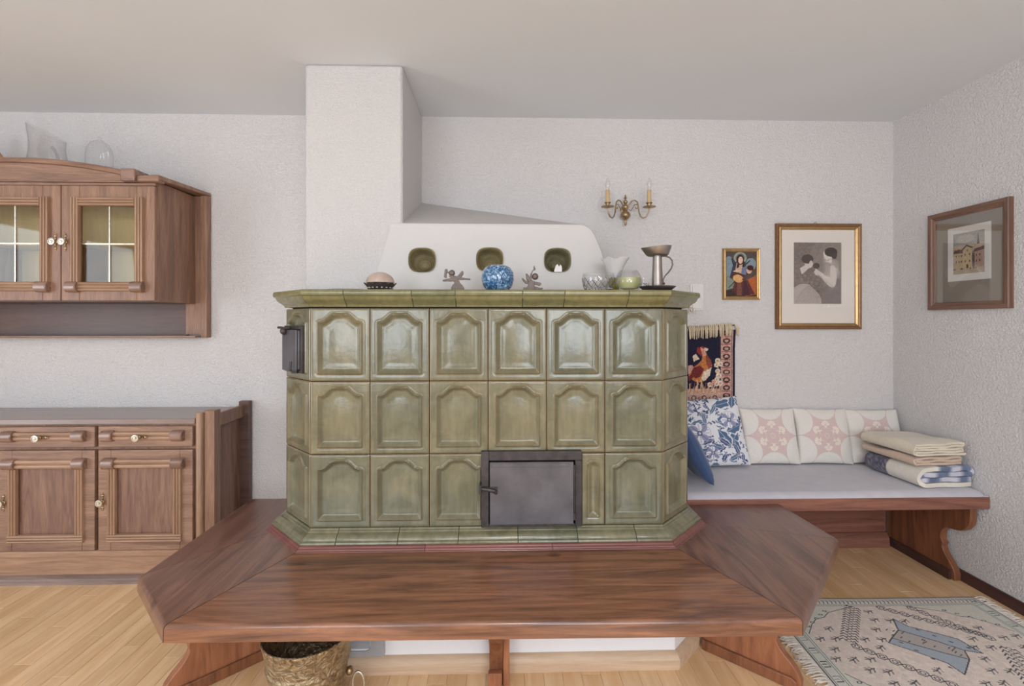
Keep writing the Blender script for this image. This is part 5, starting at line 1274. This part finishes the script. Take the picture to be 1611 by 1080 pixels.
# ------------------------------------------------------------------ folded blankets
def blanket(name, x0, x1, y0, y1, z0, z1, passes, col_fn, label, group, rz=0, loose=.4, seed=1):
    """one cloth folded back and forth, folds running front to back; col_fn(s 0..1, v 0..1 depth, outer)->rgb"""
    rr = random.Random(seed); Hh = z1-z0; sp = Hh/passes; th = sp*.80; L_ = []
    xl_, xr_ = x0+Hh*.5, x1
    # path from the inside out: the last turn wraps all layers on the left
    zc = [z0+sp*(k+.5) for k in range(passes)]
    pts = []
    order = list(range(1, passes-1))
    for q, k in enumerate(order):      # inner serpentine
        a, b = (xr_-.012-.006*rr.random(), x0+Hh*.42) if q % 2 == 0 else (x0+Hh*.42, xr_-.012-.006*rr.random())
        n_ = 10
        for i in range(n_+1): pts.append((a+(b-a)*i/n_, zc[k]+.0012*math.sin(i*1.3+k)))
        if q < len(order)-1:
            s_ = -1 if q % 2 == 0 else 1
            for i in range(1, 6): an = PI*i/6; pts.append((b+s_*sp*.5*math.sin(an), zc[k]+sp*.5*(1-math.cos(an))))
    endx = pts[-1][0]
    if endx < (x0+x1)/2:               # return to the right under the top layer
        pass
    s_ = 1
    if endx > (x0+x1)/2:
        for i in range(1, 6): an = PI*i/6; pts.append((endx+sp*.5*math.sin(an), zc[passes-2]+sp*.5*(1-math.cos(an))))
    else:
        pts = [(x0+x1-p[0]+Hh*.0, p[1]) for p in pts]; pts = [(min(p[0], xr_-.010), p[1]) for p in pts]; e_ = pts[-1][0]
        for i in range(1, 6): an = PI*i/6; pts.append((e_+sp*.5*math.sin(an), zc[passes-2]+sp*.5*(1-math.cos(an))))
    a, b = pts[-1][0], x0+Hh*.5
    for i in range(1, 13): pts.append((a+(b-a)*i/12, zc[passes-1]+.0015*math.sin(i*.9)))
    R_ = (zc[passes-1]-zc[0])/2; zm = (zc[passes-1]+zc[0])/2
    for i in range(1, 12): an = PI*i/12; pts.append((b-R_*1.0*math.sin(an), zm+R_*math.cos(an)))
    for i in range(0, 13): pts.append((b+(xr_-.004-b)*i/12, zc[0]))
    pts = np.array(pts); n = len(pts)
    tan = np.gradient(pts, axis=0); tan /= np.linalg.norm(tan, axis=1)[:, None]+1e-9; nor = np.stack([-tan[:, 1], tan[:, 0]], -1)
    prof = np.concatenate([pts+nor*th/2, (pts-nor*th/2)[::-1]]); m_ = len(prof)
    ny = 40; vs = []; cols = []
    xc, yc = (x0+x1)/2, (y0+y1)/2; c_, s__ = math.cos(rz), math.sin(rz)
    for j in range(ny+1):
        v = j/ny; y = y0+(y1-y0)*v
        for i in range(m_):
            x, z = prof[i]; k = i if i < n else 2*n-1-i; outer = i < n
            jit = .004*math.sin(k*.7+seed)*(1-v)**6
            hz = (z-z0)/Hh; sag = hz*loose*.012*(math.sin(3.1*v+seed)+.4*math.sin(9*v+x*8+seed))
            xx = x+hz*.004*math.sin(5*v+seed)
            X_, Y_ = xx-xc, y-jit-yc
            vs.append((X_*c_-Y_*s__+xc, X_*s__+Y_*c_+yc, max(z0, z+sag))); cols.append(col_fn(k/n, v, outer, x, z))
    fs = [(j*m_+i, j*m_+(i+1) % m_, (j+1)*m_+(i+1) % m_, (j+1)*m_+i) for j in range(ny) for i in range(m_)]
    # end caps: quads across the cloth thickness
    for j, fl in ((0, 1), (ny, 0)):
        for i in range(n-1):
            q = (j*m_+i, j*m_+i+1, j*m_+2*n-2-i, j*m_+2*n-1-i); fs.append(q if fl else q[::-1])
    me = bpy.data.meshes.new(name); org = (xc, yc, z0); me.from_pydata([(a-org[0], b-org[1], c-org[2]) for a, b, c in vs], [], fs)
    bm = bmesh.new(); bm.from_mesh(me); bmesh.ops.recalc_face_normals(bm, faces=bm.faces); bm.to_mesh(me); bm.free()
    me.polygons.foreach_set('use_smooth', [True]*len(me.polygons)); me.set_sharp_from_angle(angle=R(50))
    paint(me, np.array([[lin(q) for q in c] for c in cols])); me.materials.append(M['weave'])
    o = bpy.data.objects.new(name, me); COL.objects.link(o); o.location = org; ORG[o.name] = org
    return tag(o, label, 'blanket', group)
rr = random.Random(3)
def c_bottom(s, v, outer, x, z):
    j = rr.uniform(-14, 14)
    wrap = s > .60
    if wrap and outer is False or (wrap and x < 2.12 and outer is False): pass
    if s > .58:
        if v > .56: b = rr.choice([(96, 92, 108), (128, 124, 138), (80, 78, 96)]); return b
        return (222+j*.3, 214+j*.3, 202+j*.3) if (outer is False or True) else (150, 170, 196)
    b = (104+j, 116+j, 144+j) if math.sin(s*70+3*v) > .1 else (196+j*.4, 196+j*.4, 208+j*.4)
    return tuple(max(0, q) for q in b)
def c_mid(s, v, outer, x, z): j = rr.uniform(-5, 5); return (202+j, 178+j, 158+j)
def c_top(s, v, outer, x, z): j = rr.uniform(-5, 5); return (216+j, 204+j, 184+j)
gp = 'folded blankets on the daybed'
blanket('folded_blanket', 2.030, 2.325, 2.285, 2.60, .4930, .594, 4, c_bottom, 'cream and blue woven blanket, lowest of the folded stack on the daybed', gp, rz=R(3), loose=.25, seed=1)
blanket('folded_blanket', 2.022, 2.290, 2.300, 2.605, .5990, .637, 3, c_mid, 'folded tan blanket in the middle of the blanket stack', gp, rz=R(4), loose=.5, seed=1)
blanket('folded_blanket', 2.014, 2.305, 2.295, 2.605, .6470, .703, 5, c_top, 'folded cream wool blanket on top of the stack', gp, rz=R(4), loose=.8, seed=1)

# ------------------------------------------------------------------ rug
ru_x0, ru_x1, ru_y0, ru_y1 = 1.235, 2.235, 1.48, 2.205
w, h = ru_x1-ru_x0, ru_y1-ru_y0
cv = Canvas(w, h, .0024, (222, 206, 194)); cv.noise(.05, 6)
W2 = lambda x, y: (x-ru_x0, y-ru_y0)
ink, ink2, green, blue_, ltg = (46, 42, 50), (70, 64, 72), (206, 208, 192), (160, 170, 180), (216, 210, 200)
def rect(x0, x1, y0, y1, c, a=1.0): cv.poly([(x0, y0), (x1, y0), (x1, y1), (x0, y1)], c, a)
# outer borders
for (x0, x1, y0, y1) in ((0, w, h-.062, h), (0, w, 0, .062), (0, .070, 0, h), (w-.070, w, 0, h)): rect(x0, x1, y0, y1, ltg if y1-y0 < .1 else (210, 210, 198))
for q, t_ in ((.004, .004), (.012, .0025), (.050, .0025), (.060, .0045)):
    cv.line([(q, q), (w-q, q), (w-q, h-q), (q, h-q), (q, q)], t_, ink)
for k in range(52):
    x = .02+k*.0187
    for y in (h-.031, .031): cv.line([(x, y-.012), (x+.006, y+.002), (x, y+.012), (x+.010, y+.006)], .004, ink2)
for k in range(9):
    y = .06+.075*k
    for x in (.031, w-.031):
        cv.line([(x-.012, y), (x+.012, y), (x+.012, y+.028), (x-.012, y+.028)], .0035, ink); cv.line([(x-.012, y+.014), (x+.006, y+.014)], .003, ink)
cx0, cy0 = w/2, h/2
# corner triangles in pale green
for sx in (-1, 1):
    for sy in (-1, 1):
        T = lambda u, v: (cx0+sx*u, cy0+sy*v)
        P = [T(.12, h/2-.064), T(.20, h/2-.09), T(.26, h/2-.11), T(.30, h/2-.145), T(.34, h/2-.155), T(.38, h/2-.19), T(w/2-.072, h/2-.25)]
        cv.poly(P+[T(w/2-.072, h/2-.064)], green, .7); cv.line(P, .0035, ink)
        for k in range(5): cv.ell(*T(.27+.034*k, h/2-.10-.026*k), .010, .006, ink2); cv.ell(*T(.27+.034*k, h/2-.10-.026*k), .005, .003, green)
# hexagonal frame: serrated ends and chain sides
def chain(a, b, n):
    for k in range(n):
        t_ = (k+.5)/n; x, y = a[0]+(b[0]-a[0])*t_, a[1]+(b[1]-a[1])*t_; an = math.atan2(b[1]-a[1], b[0]-a[0]); L_ = math.hypot(b[0]-a[0], b[1]-a[1])/n
        ca, sa = math.cos(an), math.sin(an); Q = lambda u, v: (x+u*ca-v*sa, y+u*sa+v*ca)
        cv.line([Q(-L_/2, 0), Q(-L_*.2, .016), Q(L_*.2, .016), Q(L_/2, 0), Q(L_*.2, -.016), Q(-L_*.2, -.016), Q(-L_/2, 0)], .0044, ink); cv.ring(*Q(0, 0), .008, .0042, ink2)
def serr(a, b, n, wd=.030):
    an = math.atan2(b[1]-a[1], b[0]-a[0]); L_ = math.hypot(b[0]-a[0], b[1]-a[1])/n; ca, sa = math.cos(an), math.sin(an)
    for k in range(n):
        x, y = a[0]+ca*L_*(k+.5), a[1]+sa*L_*(k+.5); Q = lambda u, v: (x+u*ca-v*sa, y+u*sa+v*ca)
        for s_ in (-1, 1): cv.line([Q(-L_*.5, s_*wd), Q(L_*.3, s_*wd*.66), Q(-L_*.1, s_*wd*.40)], .0048, ink)
        cv.ring(*Q(0, 0), .008, .0035, ink)
G = lambda x, y: W2(x, y)
serr(G(1.435, 1.90), G(1.615, 2.142), 15); serr(G(1.855, 1.54), G(2.035, 1.86), 16)
chain(G(1.435, 1.885), G(1.80, 1.52), 13); chain(G(1.86, 2.14), G(2.03, 1.90), 7); chain(G(1.72, 2.14), G(2.02, 1.93), 9)
rr = random.Random(11)
# centre medallion, slanted blue bands
Pu = [G(1.728, 2.052), G(1.752, 2.000), G(1.837, 1.950), G(1.885, 1.915), G(1.905, 1.830), G(1.850, 1.850), G(1.790, 1.905), G(1.715, 1.960), G(1.690, 1.975)]
Pm = [G(1.690, 1.975), G(1.715, 1.960), G(1.790, 1.905), G(1.850, 1.850), G(1.822, 1.800), G(1.770, 1.830), G(1.690, 1.880), G(1.625, 1.925)]
Pl = [G(1.590, 1.895), G(1.625, 1.925), G(1.690, 1.880), G(1.770, 1.830), G(1.822, 1.800), G(1.731, 1.722), G(1.722, 1.780), G(1.665, 1.835)]
cv.poly(Pu, blue_); cv.poly(Pl, blue_); cv.poly(Pm, (176, 166, 160))
for k in range(60):
    x, y = rr.uniform(1.62, 1.86), rr.uniform(1.79, 1.98); q = G(x, y); d1 = (x-1.625)+(y-1.925)
    if abs((x-1.738)*.62+(y-1.893)*.78) < .030: cv.line([(q[0]-.006, q[1]-.004), (q[0]+.006, q[1]+.003)], .0042, ink2)
for P in (Pu, Pl, Pm): cv.line(P+[P[0]], .0048, ink)
for P in (Pu, Pl):
    for k in range(4):
        t_ = (k+.6)/4.4; a, b = P[1], P[4] if P is Pu else P[5]; cv.ell(a[0]+(b[0]-a[0])*t_, a[1]+(b[1]-a[1])*t_, .008, .004, ink2, rot=-.7)
# small hooked motifs over the field
def mot(x, y, a):
    ca, sa = math.cos(a), math.sin(a); Q = lambda u, v: (x+u*ca-v*sa, y+u*sa+v*ca)
    cv.line([Q(-.020, .004), Q(-.008, 0), Q(.020, .003)], .0050, ink, .9); cv.line([Q(-.014, -.014), Q(-.002, 0), Q(-.012, .013)], .0046, ink, .9); cv.line([Q(.006, -.014), Q(.014, 0), Q(.004, .012)], .0046, ink, .9)
grid_p = [(1.33+.062*i+.02*(j % 2), 1.56+.060*j) for i in range(14) for j in range(10)]
def dseg(p, a, b):
    L_ = (b[0]-a[0])**2+(b[1]-a[1])**2; t_ = max(0, min(1, ((p[0]-a[0])*(b[0]-a[0])+(p[1]-a[1])*(b[1]-a[1]))/L_)); return math.hypot(p[0]-a[0]-t_*(b[0]-a[0]), p[1]-a[1]-t_*(b[1]-a[1]))
lines = [((1.435, 1.90), (1.615, 2.142)), ((1.855, 1.54), (2.035, 1.86)), ((1.435, 1.885), (1.80, 1.52)), ((1.86, 2.14), (2.03, 1.90)), ((1.72, 2.14), (2.02, 1.93))]
for p in grid_p:
    if min(dseg(p, a, b) for a, b in lines) < .045: continue
    if math.hypot((p[0]-1.745), (p[1]-1.88)) < .15: continue
    u, v = abs(p[0]-ru_x0-cx0), abs(p[1]-ru_y0-cy0)
    if v > h/2-.08 or u > w/2-.09 or (u > .14 and v > h/2-.085-(u-.14)*.72): continue
    mot(p[0]-ru_x0+rr.uniform(-.006, .006), p[1]-ru_y0+rr.uniform(-.006, .006), rr.choice([.2, .3, .5]))
cv.noise(.05, 1)
rug = thing('patterned_rug', 'cream oriental rug with grey-blue medallion on the floor in front of the daybed', 'rug', (1.735, 1.84, 0))
org = ORG[rug.name]
me = canvas_mesh('rug_pile', cv, M['rug'], lambda X, Y: (ru_x0+X+.05*(Y/h-1)*(1-X/w)*1.0-org[0], ru_y0+Y-.012*(X/w)-org[1]+.003*np.sin(X*9), .0085+.0006*np.sin(X*14)*np.sin(Y*11)+0*X))
o = link_me('rug_pile', me, rug); sd = o.modifiers.new('t', 'SOLIDIFY'); sd.thickness = .0075; sd.offset = -1
for side_ in (0, 1):
    mb = MB(); n_ = 118
    for k in range(n_):
        y = ru_y0+(ru_y1-ru_y0)*(k+.5)/n_; v = (y-ru_y0)/h
        x = (ru_x0+.05*(v-1)-.0005) if side_ == 0 else ru_x1+.0005
        s_ = -1 if side_ == 0 else 1; L_ = random.uniform(.045, .070); j1, j2 = random.uniform(-.010, .010), random.uniform(-.014, .014)
        if side_ == 1: L_ = min(L_, XR-.02-x)
        yy = y-.012*side_
        mb.tube([(x, yy, .0055), (x+s_*L_*.35, yy+j1*.5, .006+random.uniform(0, .004)), (x+s_*L_*.7, yy+j1, .0045+random.uniform(0, .003)), (x+s_*L_, yy+j2, .003)], [.0028, .0032, .0028, .0014], 5)
    obj('rug_fringe', mb, M['fringe'], rug, smooth=60)['kind'] = 'stuff'

# ------------------------------------------------------------------ brass bucket under the bench
bc = (-.626, 1.585)
g = thing('brass_bucket', 'embossed old brass bucket standing on the floor under the bench', 'bucket', (bc[0], bc[1], 0))
nn = 96; pr = [(.106, .0), (.112, .004), (.114, .018), (.110, .026), (.110, .05), (.115, .14), (.125, .20), (.1305, .205), (.1305, .211), (.128, .216), (.133, .25), (.140, .285), (.1435, .296), (.1435, .301), (.1405, .302), (.136, .284), (.129, .25), (.120, .20), (.110, .14), (.104, .02), (.001, .018)]
vs = []
for q in range(len(pr)-1):
    pass
fine = []
for (r0, z0_), (r1, z1_) in zip(pr[:-1], pr[1:]):
    k_ = max(1, int(abs(z1_-z0_)/.005)); fine += [(r0+(r1-r0)*i/k_, z0_+(z1_-z0_)*i/k_, ) for i in range(k_)]
fine.append(pr[-1]); nf = len(fine); half = next(i for i, p in enumerate(fine) if p[1] >= .3015)
for i, (r_, z_) in enumerate(fine):
    for k in range(nn):
        a = 2*PI*k/nn; e = 0
        if i < half and .05 < z_ < .195:    # repousse scrolls
            e = .0035*max(0, math.sin(7*a+6*math.sin(z_*40))*math.cos(z_*70+2*math.sin(5*a)))+.002*math.sin(14*a+z_*120)*math.sin(z_*95)
        if i < half and .216 < z_ < .28: e = .0012*math.sin(48*a)
        vs.append((bc[0]+(r_+e)*math.cos(a), bc[1]+(r_+e)*math.sin(a), z_))
fs = [(i*nn+k, i*nn+(k+1) % nn, (i+1)*nn+(k+1) % nn, (i+1)*nn+k) for i in range(nf-1) for k in range(nn)]+[tuple(range(nn))[::-1]]
obj('bucket_body', MB().add(vs, fs), M['bucket'], g, smooth=60)
hx, hy = bc[0]+.138, bc[1]+.015
obj('ring_handle', MB().tube([(hx+.018+.034*math.cos(2*PI*q/20)*.55, hy, .108+.038*math.sin(2*PI*q/20)) for q in range(20)], .0045, 8, closed=True), M['brass_lt'], g, smooth=60)
obj('handle_boss', MB().ball((bc[0]+.128, hy, .150), .014, 14, 10, (.9, 1, 1)), M['brass'], g, smooth=60)
